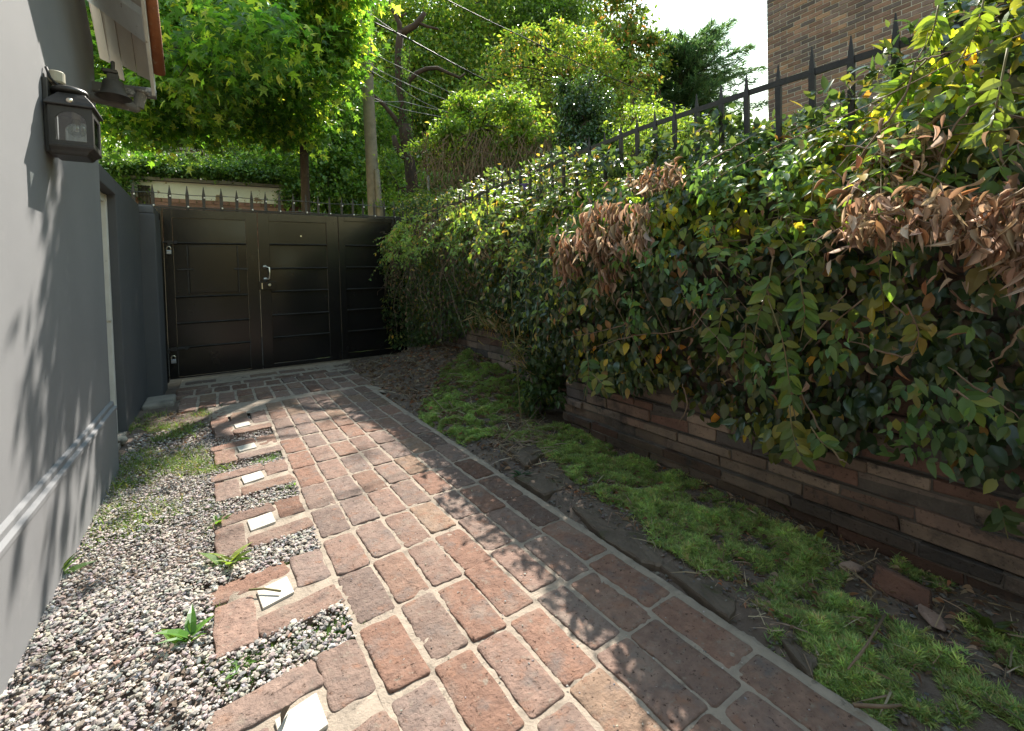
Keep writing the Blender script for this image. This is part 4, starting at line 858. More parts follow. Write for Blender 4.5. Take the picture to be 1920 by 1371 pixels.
cablet([(692, 130, 9), (740, 158, 9.3), (790, 190, 9.8), (850, 215, 10.6)], .007, 'steep thin cable dropping from the lower pole band', 'cable_grey')
#@@END3
# ================================================================== TREES
LEAFGAIN = 1.55
GREEN = [(.06, .115, .022), (.08, .14, .026), (.045, .09, .02), (.11, .16, .03)]
def bl(x, y, d, rx, rz, ry=None): return (atd(x, y, d), (rx, ry or rx, rz))
# star-leaved tree over the gate
LEAFGAIN = 2.0
sp_ = atd(574, 430, 9.2); sp_[2] = 0
st_tr = [sp_, atd(574, 400, 9.2), atd(570, 280, 9.2), atd(560, 150, 9.2), atd(540, 20, 9.3), atd(520, -120, 9.4)]
tree('star_leaf_tree', 'broad tree with star-shaped bright green leaves hanging over the gate', 'tree', sp_,
     [bl(420, 60, 7.6, 1.7, 1.1), bl(540, 120, 8.2, .9, 1.0), bl(300, 160, 7.6, 1.3, .9), bl(450, 190, 8.6, 1.3, .55), bl(585, 225, 8.6, .42, .36), bl(605, 40, 7.6, .55, .8), bl(480, -120, 8, 1.4, .9), bl(240, 230, 8.2, .8, .5), bl(370, 110, 6.2, .8, .5), bl(230, 40, 7, 1.0, .9), bl(350, 225, 8.8, .9, .35), bl(520, 240, 9, .8, .35), (np.array([1.64, 6.6, 5.6]), (.38, .36, .35)), (np.array([1.6, 6.7, 5.6]), (.3, .3, .3)), (np.array([1.75, 6.85, 5.5]), (.3, .3, .3)), (np.array([1.55, 6.75, 5.7]), (.3, .3, .3)), (np.array([1.72, 7.75, 5.2]), (.4, .45, .35)), (np.array([1.72, 7.75, 5.2]), (.3, .35, .3)), (np.array([1.6, 8.1, 4.7]), (.6, .7, .6)), (np.array([.5, 6.3, 4.2]), (.5, .6, .4)), (np.array([1.46, 7.0, 6.0]), (.36, .3, .36)), (np.array([1.5, 6.85, 5.8]), (.42, .4, .4)), (np.array([1.62, 7.0, 5.5]), (.4, .4, .35)), (np.array([1.66, 7.4, 5.35]), (.4, .4, .3)), (np.array([1.72, 7.9, 5.1]), (.4, .4, .3)), (np.array([1.4, 7.3, 5.9]), (.4, .5, .4)), (np.array([1.5, 7.05, 5.9]), (.3, .3, .3))],
     2000, 17, .27, .126, STAR, [(.052, .108, .024), (.075, .138, .029), (.033, .074, .02), (.16, .205, .038), (.23, .25, .06)], [26, 24, 30, 13, 7], st_tr, .10, m='leaf_thin', droop=.75, twigs=60)
for pts, r_, lab in (([(292, 112, 6.3), (318, 98, 6.6), (352, 78, 7.2), (420, 60, 8)], .035, 0),):
    pass
limbs = MB(); par = [o for o in bpy.data.objects if o.name == 'star_leaf_tree'][0]
limbs.tube([atd(250, 140, 6.4), atd(295, 112, 6.5), atd(330, 95, 6.8), atd(362, 76, 7.2), atd(430, 66, 8), atd(545, 60, 9.2)], [.03, .035, .04, .05, .06], 8, wob=.1)
limbs.tube([atd(270, 82, 6.8), atd(330, 76, 7), atd(400, 88, 7.4), atd(480, 110, 8.2), atd(562, 160, 9.2)], [.02, .025, .03, .04], 8, wob=.1)
limbs.tube([atd(400, 165, 7.6), atd(470, 158, 8), atd(540, 165, 8.6), atd(566, 200, 9.2)], [.015, .02, .03], 8, wob=.1)
obj('limb', limbs, M['bark'], par, smooth=True)
# fill behind
LEAFGAIN = 1.55
def small(name, label, blobs, ncl, per, cr, size, cols, wts, basez=0, **k):
    c = np.mean([b[0] for b in blobs], 0); p = np.array([c[0], c[1], basez])
    return tree(name, label, 'tree' if 'tree' in name else k.pop('cat', 'bush'), p, blobs, ncl, per, cr, size, k.pop('tpl', OV_LO), cols, wts, **k)
MIDG = [(.06, .12, .026), (.08, .145, .032), (.045, .09, .022), (.13, .18, .04)]
small('leafy_tree', 'mid green tree filling the gap behind the spikes left of the pole', [bl(600, 330, 12.5, 1.3, 1.3), bl(660, 360, 12.5, .8, 1.2), bl(560, 250, 13, 1.4, 1.0), bl(640, 230, 13, 1.1, 1.3), bl(700, 300, 14, 1.0, 1.6)], 620, 44, .28, .12, MIDG, [3, 3, 3, 1.5], tr=.14, droop=.4)
small('shade_tree', 'dark tree standing behind the peeling wall at the left', [bl(250, 200, 17, 3, 2.0), bl(400, 180, 18, 2.6, 2.4), bl(540, 170, 18, 2.4, 3), bl(330, 60, 19, 3.5, 3), bl(510, 300, 17, 1.5, 1.3)], 800, 44, .45, .18, MIDG, [3, 3, 4, 1], tr=.2, droop=.4)
small('street_tree', 'tall green tree behind the utility pole and the bare trunk', [bl(760, 150, 16, 1.8, 2.6), bl(860, 120, 17, 2.0, 2.4), bl(780, 20, 17, 2.2, 1.2), bl(880, 0, 18, 2.2, 1.4), bl(730, 270, 16, 1.3, 2.0), bl(830, 240, 17, 1.8, 1.6), bl(690, 60, 17, 1.2, 2)], 900, 44, .40, .15, [(.06, .11, .025), (.085, .14, .03), (.04, .08, .02), (.15, .17, .035)], [3, 3, 3, 2], tr=.2, droop=.4)
small('round_crown_tree', 'taller tree whose crown tops the middle of the picture', [bl(980, 20, 19, 2.0, 2.0), bl(1060, 60, 19, 1.8, 2.0), bl(1000, 110, 19, 2.2, 1.6), bl(1080, -10, 20, 1.2, 1.6), bl(930, 60, 20, 1.4, 1.6)], 620, 42, .42, .16, [(.05, .10, .022), (.08, .135, .03), (.035, .07, .02)], [3, 3, 3], tr=.18, droop=.5)
small('slender_tree', 'airy tall tree with orange-tinted leaves against the sky', [bl(1150, 20, 15, .75, 1.7), bl(1190, 120, 15, .9, .9), bl(1215, 70, 15, .5, .45), bl(1130, 130, 15, .9, .9), bl(1228, 85, 15, .25, .25), bl(1170, -40, 15, .5, .8), bl(1195, 40, 15, .3, .5)], 190, 42, .27, .16, [(.07, .11, .03), (.05, .09, .025), (.10, .13, .035), (.26, .13, .05), (.3, .17, .06)], [4, 4, 3, .7, .4], tr=.12, droop=.2)
fbl = [bl(x, y, 11.6, rx*1.22, rz*1.22) for x, y, rx, rz in ((1000, 160, .85, .7), (1090, 130, .65, .6), (1130, 200, .5, .75), (960, 240, .6, .7), (1150, 150, .3, .45), (1090, 260, .65, .75), (1010, 290, .75, .65), (1150, 270, .3, .5))]
fbl += [bl(x, y, 11.3+.6*R.random(), .16+.2*R.random(), .16+.28*R.random()) for x, y in ((880, 170), (915, 140), (940, 105), (975, 78), (1010, 60), (1045, 48), (1078, 66), (1112, 84), (1150, 100), (1178, 128), (1192, 170), (1180, 215), (1205, 240), (900, 215), (1060, 90), (1128, 120))]
small('flowering_bush', 'tall yellow-green bush with a few pink flowers behind the railing', fbl, 720, 30, .19, .095, [(.10, .145, .035), (.15, .18, .04), (.07, .115, .03), (.21, .19, .055), (.24, .13, .07)], [3, 2.4, 4, 1, .6], basez=1.88, tpl=OV_LO, m='leaf_thin', tr=.07, twigs=90, flowers=(7, .14, (.6, .03, .09)))
small('ivy_column', 'dark green ivy-covered stump in front of the yellow-green bush', [bl(1095, 240, 8.3, .42, .62), bl(1080, 190, 8.3, .32, .4), bl(1110, 290, 8.2, .45, .4), bl(1070, 320, 8.0, .5, .4), bl(1130, 200, 8.3, .14, .2), bl(1055, 165, 8.3, .12, .2), bl(1110, 160, 8.4, .13, .22), bl(1150, 260, 8.2, .16, .2)], 330, 40, .14, .07, [(.028, .055, .022), (.04, .075, .03), (.02, .042, .018)], [3, 2, 3], basez=1.88, m='leaf_gloss', tr=.1, droop=.8)
vbl = [bl(x, y, 7.9+.5*R.random(), r_, r_*.75) for x, y, r_ in ((880, 215, .36), (930, 200, .34), (975, 215, .34), (840, 245, .26), (905, 250, .42), (960, 265, .36), (800, 270, .2), (1005, 250, .22), (860, 195, .16), (955, 175, .16), (905, 180, .18), (820, 300, .16), (990, 190, .14), (870, 290, .2), (985, 310, .2), (775, 285, .14))]
small('vine_bush', 'pale green vine mound with dry brown stems hanging below', vbl, 300, 30, .15, .078, [(.11, .16, .035), (.14, .19, .04), (.075, .12, .03), (.045, .08, .025), (.2, .15, .07)], [3, 2, 3, 2, .8], basez=1.88, m='leaf_thin', tr=.06, droop=.5)
vb = bpy.data.objects['vine_bush']; mb = MB()
for k in range(520):
    x = 790+240*R.random()**.85; y = 240+70*R.random(); d = 7.6+.9*R.random(); p = atd(x, y, d); l = .35+.6*R.random(); q = p+np.array([(R.random()-.5)*.7, (R.random()-.5)*.5, -l]); jm = (p+q)/2+rnd(1)[0]*.12
    mb.tube([p]+[p+(q-p)*s_+rnd(1)[0]*.05 for s_ in (.2, .4, .6, .8)]+[q+rnd(1)[0]*.08], [.006, .003], 4, cap=False)
obj('dry_stems', mb, M['stem'], vb, smooth=True)
small('low_bush', 'low yellow-green bush just behind the pointed railing', [bl(1230, 250, 7.2, .5, .22), bl(1190, 260, 7.2, .4, .22), bl(1300, 240, 7.4, .3, .14), bl(1265, 225, 7.6, .4, .16), bl(1200, 215, 8, .4, .2)], 130, 26, .13, .06, [(.12, .17, .035), (.09, .14, .03), (.16, .19, .05)], [3, 3, 2], basez=1.88, m='leaf_thin', tr=.04)
for k, (x, y, d, rx, lab) in enumerate(((700, 250, 27, 3.6, 'far dark tree glimpsed between the pole and the bare trunk'), (840, 200, 30, 4.2, 'far dark tree behind the dry brown vine stems'), (1000, 240, 28, 3.6, 'far dark tree behind the yellow-green bush'), (470, 250, 28, 4.5, 'far dark tree behind the concrete tank'), (1150, 260, 30, 2.6, 'far rounded tree left of the conifer'), (640, 120, 30, 4, 'far dark tree whose crown shows above the star-leaved tree'), (920, 90, 30, 4, 'far tall tree behind the cables'))):
    small('far_tree', lab, [bl(x, y, d, rx, rx*1.0), bl(x+50, y-60, d, rx*.7, rx*.8), bl(x-40, y+70, d, rx*.9, rx*.8)], 420, 40, .7, .34, [(.05, .10, .025), (.07, .125, .03), (.04, .08, .022)], [1, 1, 1], tr=.3, group='far trees closing the view')
# conifer: tiers of drooping sprays
def conifer(label, top, basep, hgt, wid):
    t = thing('conifer', label, 'tree', basep); top = np.array(top); tr_b = np.array([top[0], top[1], basep[2]]); mb = MB(); mb.tube([tr_b, top], [.22, .04], 8)
    P, Tp = [], []
    for k in range(190):
        f = R.random()**.75; zc = top[2]-f*hgt; a = R.random()*2*PI; l = (.7+wid*f**.42)*(.45+.75*R.random()); o = np.array([top[0], top[1], zc]); d = np.array([math.cos(a), math.sin(a), .45-.5*f])
        pts = [o+d*l*s+np.array([0, 0, -.30*l*s*s+.45*l*max(0, s-.5)]) for s in np.linspace(0, 1, 10)]; mb.tube(pts, [.035, .006], 4, cap=False)
        for s in range(2, 10):
            sd2 = np.cross(d, [0, 0, 1]); sd2 = sd2/np.linalg.norm(sd2)
            for q in range(10):
                h_ = (R.random()-.5)*2; w_ = .42*(1-.07*s)*l**.4; p = pts[s]+sd2*h_*w_+d*(-.25*abs(h_))+np.array([0, 0, -.10*abs(h_)])+rnd(1)[0]*.03; P.append(p); Tp.append(d*.9+sd2*h_*.8+rnd(1)[0]*.2+np.array([0, 0, .05-.2*R.random()]))
    obj('trunk', mb, M['bark'], t); P, Tp = np.array(P), np.array(Tp); ii = np.repeat(np.arange(len(P)), 5); n = len(ii)
    V, T, K = scatter([t_blade(.13, .15), t_blade(.1, .3)], P[ii]+rnd(n)*.03, rnd(n)*.4+np.array([0, 0, 1]), Tp[ii]+rnd(n)*.35, .16+.16*R.random(n), palette(n, [(.05, .09, .05), (.07, .115, .06), (.035, .07, .042), (.095, .135, .065)], [3, 3, 3, 1], .25))
    fastobj('crown', V, T, M['moss'], t, K)
cp = atd(1290, 120, 17); conifer('dark blue-green conifer with drooping sprays beside the brick house', atd(1275, 85, 17), (cp[0], cp[1], 0), 4.7, 2.5)
# pollarded bare tree
pt = thing('pollarded_tree', 'bare dark tree with sawn-off limbs standing behind the pole', 'tree', atd(776, 440, 10)); mb = MB(); D = 10
def br(pts, r): mb.tube([atd(x, y, D+(z if False else 0)) for x, y in pts], r, 9, wob=.14)
br([(780, 560), (778, 420), (774, 360), (768, 300), (764, 262), (760, 235)], [.17, .14, .125, .125, .12])
br([(768, 320), (755, 240), (757, 205), (750, 165), (747, 120), (748, 85), (751, 60)], [.10, .095, .09, .085, .08, .075])
br([(751, 66), (764, 56), (778, 48), (790, 34), (796, 24)], [.075, .07, .065, .05]); br([(782, 42), (800, 50), (822, 55)], [.04, .03, .02])
br([(750, 70), (749, 45), (741, 28), (732, 10), (724, -15)], [.06, .05, .04, .03]); br([(746, 32), (756, 30), (762, 24)], [.03, .025, .015])
br([(760, 160), (768, 150), (782, 137), (800, 129), (820, 128), (838, 136), (862, 146), (872, 138)], [.06, .05, .045, .035, .02])
br([(765, 268), (757, 250), (748, 232), (735, 215), (715, 192), (690, 172), (664, 163)], [.06, .055, .05, .04, .025])
br([(766, 300), (750, 286), (742, 270), (738, 255)], [.09, .075, .05])
obj('trunk', mb, M['bark_red'], pt, smooth=True)
n = 900; s = R.random(n); P = np.array([atd(np.interp(q, [0, .4, 1], [752, 758, 764])+R.normal()*6, 90+190*q, 9.88+.12*R.random()) for q in s]); V, T, K = scatter(OV_LO, P, rnd(n)*.5+np.array([-.5, -.8, .3]), rnd(n)*.4+np.array([0, 0, -1]), np.full(n, .06), palette(n, [(.04, .075, .025), (.07, .12, .03)], [2, 1])); fastobj('ivy', V, T, M['leaf'], pt, K)
# ivy hedge along the top of the garden wall and weeds before the pole
iy = [(aty(x, y, 13.0+dy), (rx, .25+dy*.5, rz)) for x, y, rx, rz, dy in ((215, 316, .55, .2, .1), (270, 314, .55, .17, .0), (330, 314, .6, .17, 0), (390, 318, .6, .17, 0), (450, 322, .5, .17, 0), (510, 332, .45, .17, 0), (215, 350, .3, .5, -.1), (250, 308, .8, .3, .6), (360, 312, .8, .25, .6), (470, 318, .8, .3, .6), (545, 360, .3, .4, -.1))]
small('ivy_hedge', 'sunlit ivy growing along the top of the peeling wall', iy, 520, 40, .16, .085, [(.07, .12, .03), (.10, .15, .035), (.04, .08, .022)], [3, 2, 3], cat='ivy', basez=3.7, tr=.03, twigs=8)
small('low_hedge', 'dark bush glimpsed under the dry brown vine stems', [bl(860, 345, 11.5, .9, .5), bl(930, 330, 11.5, .8, .5), bl(800, 360, 11.5, .6, .5)], 200, 34, .22, .10, MIDG, [3, 3, 3, .5], tr=.04)
small('hillside_bush', 'loose bush between the concrete tank and the peeling wall', [bl(450, 270, 15, .9, .5), bl(540, 290, 15, .9, .6), bl(410, 290, 14.5, .5, .35), bl(330, 260, 15.5, .7, .5)], 170, 28, .22, .10, MIDG, [3, 3, 2, 2], tr=.05)
small('verge_bush', 'leafy bush at the foot of the pole and the bare trunk', [bl(735, 300, 9.4, .3, .4), bl(725, 350, 9.2, .3, .4), bl(790, 380, 8.8, .5, .3), bl(745, 390, 9, .4, .25)], 90, 26, .13, .07, [(.08, .13, .03), (.12, .16, .04), (.05, .09, .025)], [3, 2, 2], tr=.04, m='leaf_thin')
# far wooded mass on the hill
n = 30000; hxp = -50+130*R.random(n); hyp = 27+40*R.random(n)
hzp = -.5+13*sst(24, 70, hyp)*(.55+.45*np.sin(hxp*.05+.5))+3.8*R.random(n)**.7*(.5+vnoise(np.c_[hxp, hyp, hxp*0], .22, 77))
V, T, K = scatter(OV_LO, np.c_[hxp, hyp, hzp], rnd(n)*.6+np.array([0, -.4, 1]), rnd(n), .5+.5*R.random(n), palette(n, [(.035, .065, .02), (.05, .085, .025), (.025, .05, .018)], [1, 1, 1], .3))
tag(fastobj('distant_woods', V, T, M['leaf'], None, K), 'far wooded slope behind all the trees', 'woods', kind='stuff')

LEAFGAIN = 1.25
# ================================================================== CREEPER ON THE RETAINING WALL
top_y = [-.4, .40, .50, .60, .74, .93, 1.21, 1.5, 1.85, 2.2, 2.74, 3.46, 4.5, 5.2, 6.8, 7.7]
top_z = [2.62, 2.42, 2.36, 2.25, 2.12, 2.03, 2.0, 2.06, 2.06, 2.07, 2.17, 2.24, 2.31, 2.38, 2.40, 2.38]
bot_y = [-.4, .39, .56, .84, 1.16, 1.43, 1.77, 2.29, 2.74, 3.15, 3.63, 4.3, 4.85, 5.5, 6.0, 6.9, 7.7]
bot_z = [.60, .60, .58, .54, .45, .47, .58, .55, .48, .52, .62, .80, .80, .62, .45, .28, .25]
def front(y, z):
    """x of the creeper's skin: bulges outwards at mid height, rounds back over the wall top"""
    zt_ = np.interp(y, top_y, top_z); zb_ = np.interp(y, bot_y, bot_z); f = np.clip((z-zb_)/(zt_-zb_), 0, 1)
    bul = .10+.20*np.sin(PI*np.clip(f*.86+.05, 0, 1))**.8
    back = .42*np.clip((f-.72)/.28, 0, 1)**2.2
    wallx = 2.50+.14*sst(3.0, 4.5, y)
    return wallx-bul*(1-.15*sst(3, 5, y))+back, f
cr = thing('creeper', 'dense dark-leaved creeper hanging over the retaining wall with dead brown patches', 'creeper', (2.4, 2, .4))
def cre(n, y0, y1, size, tpl, cols, wts, depth, m, pname, szv=.42, gap=.37, toplit=True, zlo=0, zhi=1):
    y = y0+(y1-y0)*R.random(n); zt_ = np.interp(y, top_y, top_z); zb_ = np.interp(y, bot_y, bot_z); f = zlo+(zhi-zlo)*R.random(n); z = zb_-.06+(zt_-zb_+.08)*f
    x, f = front(y, z); P = np.c_[x, y, z]; nz = vnoise(P*np.array([1, 1, 1]), 4.2, 51)*.6+vnoise(P, 11, 52)*.4; big = vnoise(P*np.array([0, 1, 1]), 1.9, 57)
    dep = R.random(n)**1.4*depth; x = x+dep+(.5-nz)*.24+(.5-big)*.36; P[:, 0] = x
    thin = vnoise(P, 1.5, 91); k = nz+.22*(dep/depth)-.22*np.clip(thin-.60, 0, 1)/.2 > gap*(1+.3*R.random(n)); P = P[k]; f = f[k]; n = len(P); nz = nz[k]
    P += rnd(n)*.012
    outw = np.stack([-1+1.1*np.clip((f-.75)/.25, 0, 1), -.25+0*f, .35+.9*np.clip((f-.6)/.4, 0, 1)], 1)
    nrm = outw+rnd(n)*.42; tip = np.array([-.25, 0, -1.0])+rnd(n)*.55+np.stack([-.6*np.clip((f-.7)/.3, 0, 1), 0*f, .8*np.clip((f-.8)/.2, 0, 1)], 1)
    cn = vnoise(P, 3.0, 55); c = palette(n, cols, wts, .22)*(.65+.8*cn)[:, None]; yl = (vnoise(P, 2.6, 93) > .60) & (R.random(n) < .35); c[yl] = c[yl]*np.array([2.6, 1.75, 1.0])
    V, T, K = scatter(tpl, P, nrm, tip, size*(1+(R.random(n)-.5)*2*szv), c, .8+.45*R.random(n))
    return fastobj(pname, V, T, M[m], cr, K, smooth=True)
DK = [(.038, .066, .034), (.05, .083, .037), (.03, .052, .03), (.075, .112, .04), (.17, .18, .045), (.3, .22, .06), (.26, .14, .055)]
cre(10500, -.2, 2.6, .064, OV_HI, DK, [34, 28, 26, 14, 6, 2.0, 1.0], .30, 'leaf_gloss', 'leaves')
cre(9500, 2.2, 4.4, .060, OV_MID, DK, [30, 28, 24, 16, 9, 3, 1.6], .30, 'leaf_gloss', 'leaves')
cre(15000, 3.9, 7.75, .052, OV_LO, [(.04, .07, .022), (.055, .09, .028), (.03, .052, .018), (.09, .12, .035), (.15, .14, .04), (.12, .08, .045)], [30, 26, 24, 14, 7, 6], .34, 'leaf', 'small_leaves', gap=.33)
LEAFGAIN = 1.6
# a lighter pointed-leaf vine hanging over the middle of the wall
PT = [t_ovate(3, .40, .16, d, 0) for d in (.1, .3)]
def vine(n, y0, y1, z0, z1, size, cols, wts, pname):
    y = y0+(y1-y0)*R.random(n); z = z0+(z1-z0)*R.random(n); P = np.c_[y*0, y, z]; keep = vnoise(P, 5, 95)*.7+vnoise(P, 12, 96)*.3 > .47+.25*np.abs((y-(y0+y1)/2)/(y1-y0))+.08*R.random(n); y, z, P = y[keep], z[keep], P[keep]; n = len(y)
    x, f = front(y, z); nz = vnoise(P, 4.2, 51); P[:, 0] = x-.10-.12*R.random(n)+(.5-nz)*.15; P += rnd(n)*.015
    V, T, K = scatter(PT, P, np.array([-.8, -.35, .6])+rnd(n)*.35, np.array([-.3, 0, -.8])+rnd(n)*.6, size*(.6+.8*R.random(n)), palette(n, cols, wts, .2)); return fastobj(pname, V, T, M['leaf'], cr, K, smooth=True)
vine(2100, 1.0, 1.9, .8, 2.0, .048, [(.06, .115, .04), (.085, .15, .045), (.045, .085, .034), (.2, .19, .05)], [4, 3, 3, .5], 'pointed_leaves')
vine(500, .1, .9, .6, 1.1, .055, [(.06, .11, .045), (.09, .14, .05), (.16, .16, .05)], [4, 3, 1], 'pointed_leaves')
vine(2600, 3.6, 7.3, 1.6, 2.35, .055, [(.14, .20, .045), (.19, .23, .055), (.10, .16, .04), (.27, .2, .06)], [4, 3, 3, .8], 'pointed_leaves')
# ragged shoots all over the crest and the upper face
def ragged(n, y0, y1, size, cols, wts):
    SV, Vl, ml = [], [], MB(); pp, tt_, ss, nn = [], [], [], []
    for k in range(n):
        y = y0+(y1-y0)*R.random(); fz = .55+.5*R.random(); zt_ = np.interp(y, top_y, top_z); zb_ = np.interp(y, bot_y, bot_z); z = zb_+(zt_-zb_)*min(fz, 1.0); x = front(np.array([y]), np.array([z]))[0][0]
        p = np.array([x, y, z]); d = unit(np.array([-.7, -.1, .55])+rnd(1)[0]*.5); L_ = .14+.26*R.random(); g = .5+.8*R.random()
        Q = [p+d*L_*s-np.array([0, 0, g*L_*s*s]) for s in np.linspace(0, 1, 8)]; ml.tube(Q, [.0026, .0012], 4, cap=False)
        for s in range(2, 8):
            for sg_ in (-1, 1):
                t_ = unit(Q[s]-Q[s-1]); sd2 = np.cross(t_, np.array([-.3, -.3, 1.0])); pp.append(Q[s]); tt_.append(t_*.6+unit(sd2)*sg_*(.9 if s < 7 else .3)+rnd(1)[0]*.2); nn.append(np.array([-.5, -.35, .8])+rnd(1)[0]*.35); ss.append(size*(.6+.6*R.random()))
    V, T, K = scatter(PT+OV_HI, np.array(pp), np.array(nn), np.array(tt_), np.array(ss), palette(len(pp), cols, wts, .2)); fastobj('shoot_leaves', V, T, M['leaf_thin'], cr, K, smooth=True); obj('stems', ml, M['stem_green'], cr)['kind'] = 'stuff'
ragged(150, .1, 2.8, .055, [(.10, .16, .04), (.14, .19, .045), (.07, .12, .035), (.26, .22, .06)], [4, 3, 3, .7])
ragged(190, 2.6, 7.4, .055, [(.12, .18, .04), (.16, .2, .05), (.08, .13, .035), (.28, .2, .06)], [4, 3, 3, .9])
# young shoots on the crest, leaf colours brightened for the sun on it
cre(3300, -.2, 3.2, .060, OV_HI, [(.09, .15, .03), (.13, .18, .035), (.20, .21, .05), (.30, .22, .05)], [4, 3, 1.2, .5], .08, 'leaf_thin', 'sun_tinted_young_leaves', zlo=.66)
cre(4200, 3.0, 7.6, .052, OV_LO, [(.10, .15, .03), (.14, .18, .04), (.24, .21, .05), (.2, .12, .05)], [4, 3, 1.2, .8], .10, 'leaf_thin', 'sun_tinted_young_leaves', zlo=.70)
LEAFGAIN = 1.25
def crest(n, y0, y1, size, tpl, cols, wts, m, pname):
    y = y0+(y1-y0)*R.random(n); x = 2.30+.62*R.random(n)+.2*sst(3, 4, y); zt_ = np.interp(y, top_y, top_z); P = np.c_[x, y, zt_]; nz = vnoise(P, 5, 58)*.6+vnoise(P, 13, 59)*.4
    P[:, 2] = zt_-.20+.40*nz+.16*(vnoise(P, 2.3, 99)-.5)-.25*np.clip((2.45-x)/.2, 0, 1)**1.5+R.normal(size=n)*.03; P = P[nz > .27]; n = len(P)
    nrm = np.array([-.3, -.2, 1.0])+rnd(n)*.5; tip = np.array([-.5, -.2, .15])+rnd(n)*.6
    V, T, K = scatter(tpl, P, nrm, tip, size*(.6+.8*R.random(n)), palette(n, cols, wts, .22)); return fastobj(pname, V, T, M[m], cr, K, smooth=True)
crest(2600, -.2, 2.6, .060, OV_HI, DK, [20, 28, 12, 24, 8, 3, 1.5], 'leaf_gloss', 'crest_leaves')
crest(4200, 2.4, 7.6, .052, OV_LO, DK, [20, 28, 12, 24, 10, 4, 3], 'leaf', 'crest_leaves')
# single brown leaves caught all over the face
n = 900; y = .1+7*R.random(n); f = .15+.85*R.random(n); zt_ = np.interp(y, top_y, top_z); zb_ = np.interp(y, bot_y, bot_z); z = zb_+(zt_-zb_)*f; x, f = front(y, z); kk = vnoise(np.c_[x, y, z], 2.2, 97) > .47; P = np.c_[x-.03-.06*R.random(n), y, z][kk]; n = len(P)
V, T, K = scatter(CURL, P, np.array([-1., -.2, .4])+rnd(n)*.7, np.array([-.2, 0, -1.])+rnd(n)*.7, .03+.035*R.random(n), palette(n, [(.25, .17, .11), (.32, .22, .15), (.3, .15, .08), (.18, .12, .08)], [3, 3, 1, 2]), .5+.6*R.random(n)); fastobj('dead_leaves', V, T, M['leaf_dry'], cr, K, smooth=True)
# dead brown patches
def dead(pxs, n, size, X, spread, hang=1.0):
    q = np.array([atx(x, y, X) for x, y in pxs]); lo, hi = q[:, 1:].min(0), q[:, 1:].max(0); p = lo+(hi-lo)*R.random((n*3, 2)); p = p[inpoly(p, q[:, 1:])][:n]; k = len(p)
    P = np.c_[X+R.random(k)*spread-(.10*vnoise(np.c_[p, p[:, :1]], 6, 88)), p]
    tip = np.array([-.15, 0, -hang])+rnd(k)*.55; nrm = np.array([-1., -.2, .4])+rnd(k)*.7
    V, T, K = scatter(CURL, P, nrm, tip, size*(.65+.75*R.random(k)), palette(k, [(.31, .215, .15), (.38, .285, .205), (.23, .155, .105), (.44, .36, .28), (.33, .18, .10)], [4, 4, 3, 2, 1], .22), .45+.6*R.random(k))
    fastobj('dead_leaves', V, T, M['leaf_dry'], cr, K, smooth=True)
dead([(1560, 430), (1600, 360), (1700, 335), (1800, 350), (1960, 330), (1990, 540), (1900, 500), (1800, 450), (1700, 430), (1610, 450)], 620, .060, 1.90, .30, .9)
dead([(1480, 430), (1560, 320), (1640, 220), (1800, 200), (1990, 260), (1990, 640), (1850, 600), (1700, 520), (1560, 500)], 130, .05, 1.96, .25, .8)
dead([(1020, 400), (1100, 340), (1220, 330), (1250, 470), (1180, 560), (1060, 580), (1020, 500)], 90, .055, 2.0, .25, 1.4)
dead([(1770, 430), (1960, 400), (1990, 590), (1900, 540), (1830, 480)], 130, .060, 1.88, .2, .9)
dead([(1555, 380), (1600, 330), (1700, 320), (1700, 370), (1590, 410)], 160, .055, 2.15, .1)
dead([(1640, 270), (1750, 230), (1770, 290), (1680, 310)], 110, .06, 2.24, .1)
dead([(1085, 400), (1110, 370), (1160, 380), (1160, 450), (1150, 500), (1125, 520), (1100, 480), (1075, 440)], 330, .072, 1.95, .2, 1.8)
dead([(1045, 440), (1070, 430), (1075, 500), (1060, 525), (1045, 500)], 110, .07, 1.97, .16, 1.8)
dead([(1120, 500), (1140, 500), (1142, 530), (1126, 535)], 30, .07, 1.95, .08, 1.8)
dead([(1180, 380), (1200, 370), (1210, 440), (1200, 480), (1185, 460)], 100, .062, 1.95, .16, 1.8)
dead([(890, 430), (910, 425), (908, 480), (892, 490)], 60, .055, 2.2, .12, 1.6)
dead([(1170, 320), (1270, 300), (1290, 340), (1200, 370)], 200, .055, 2.18, .18, .8)
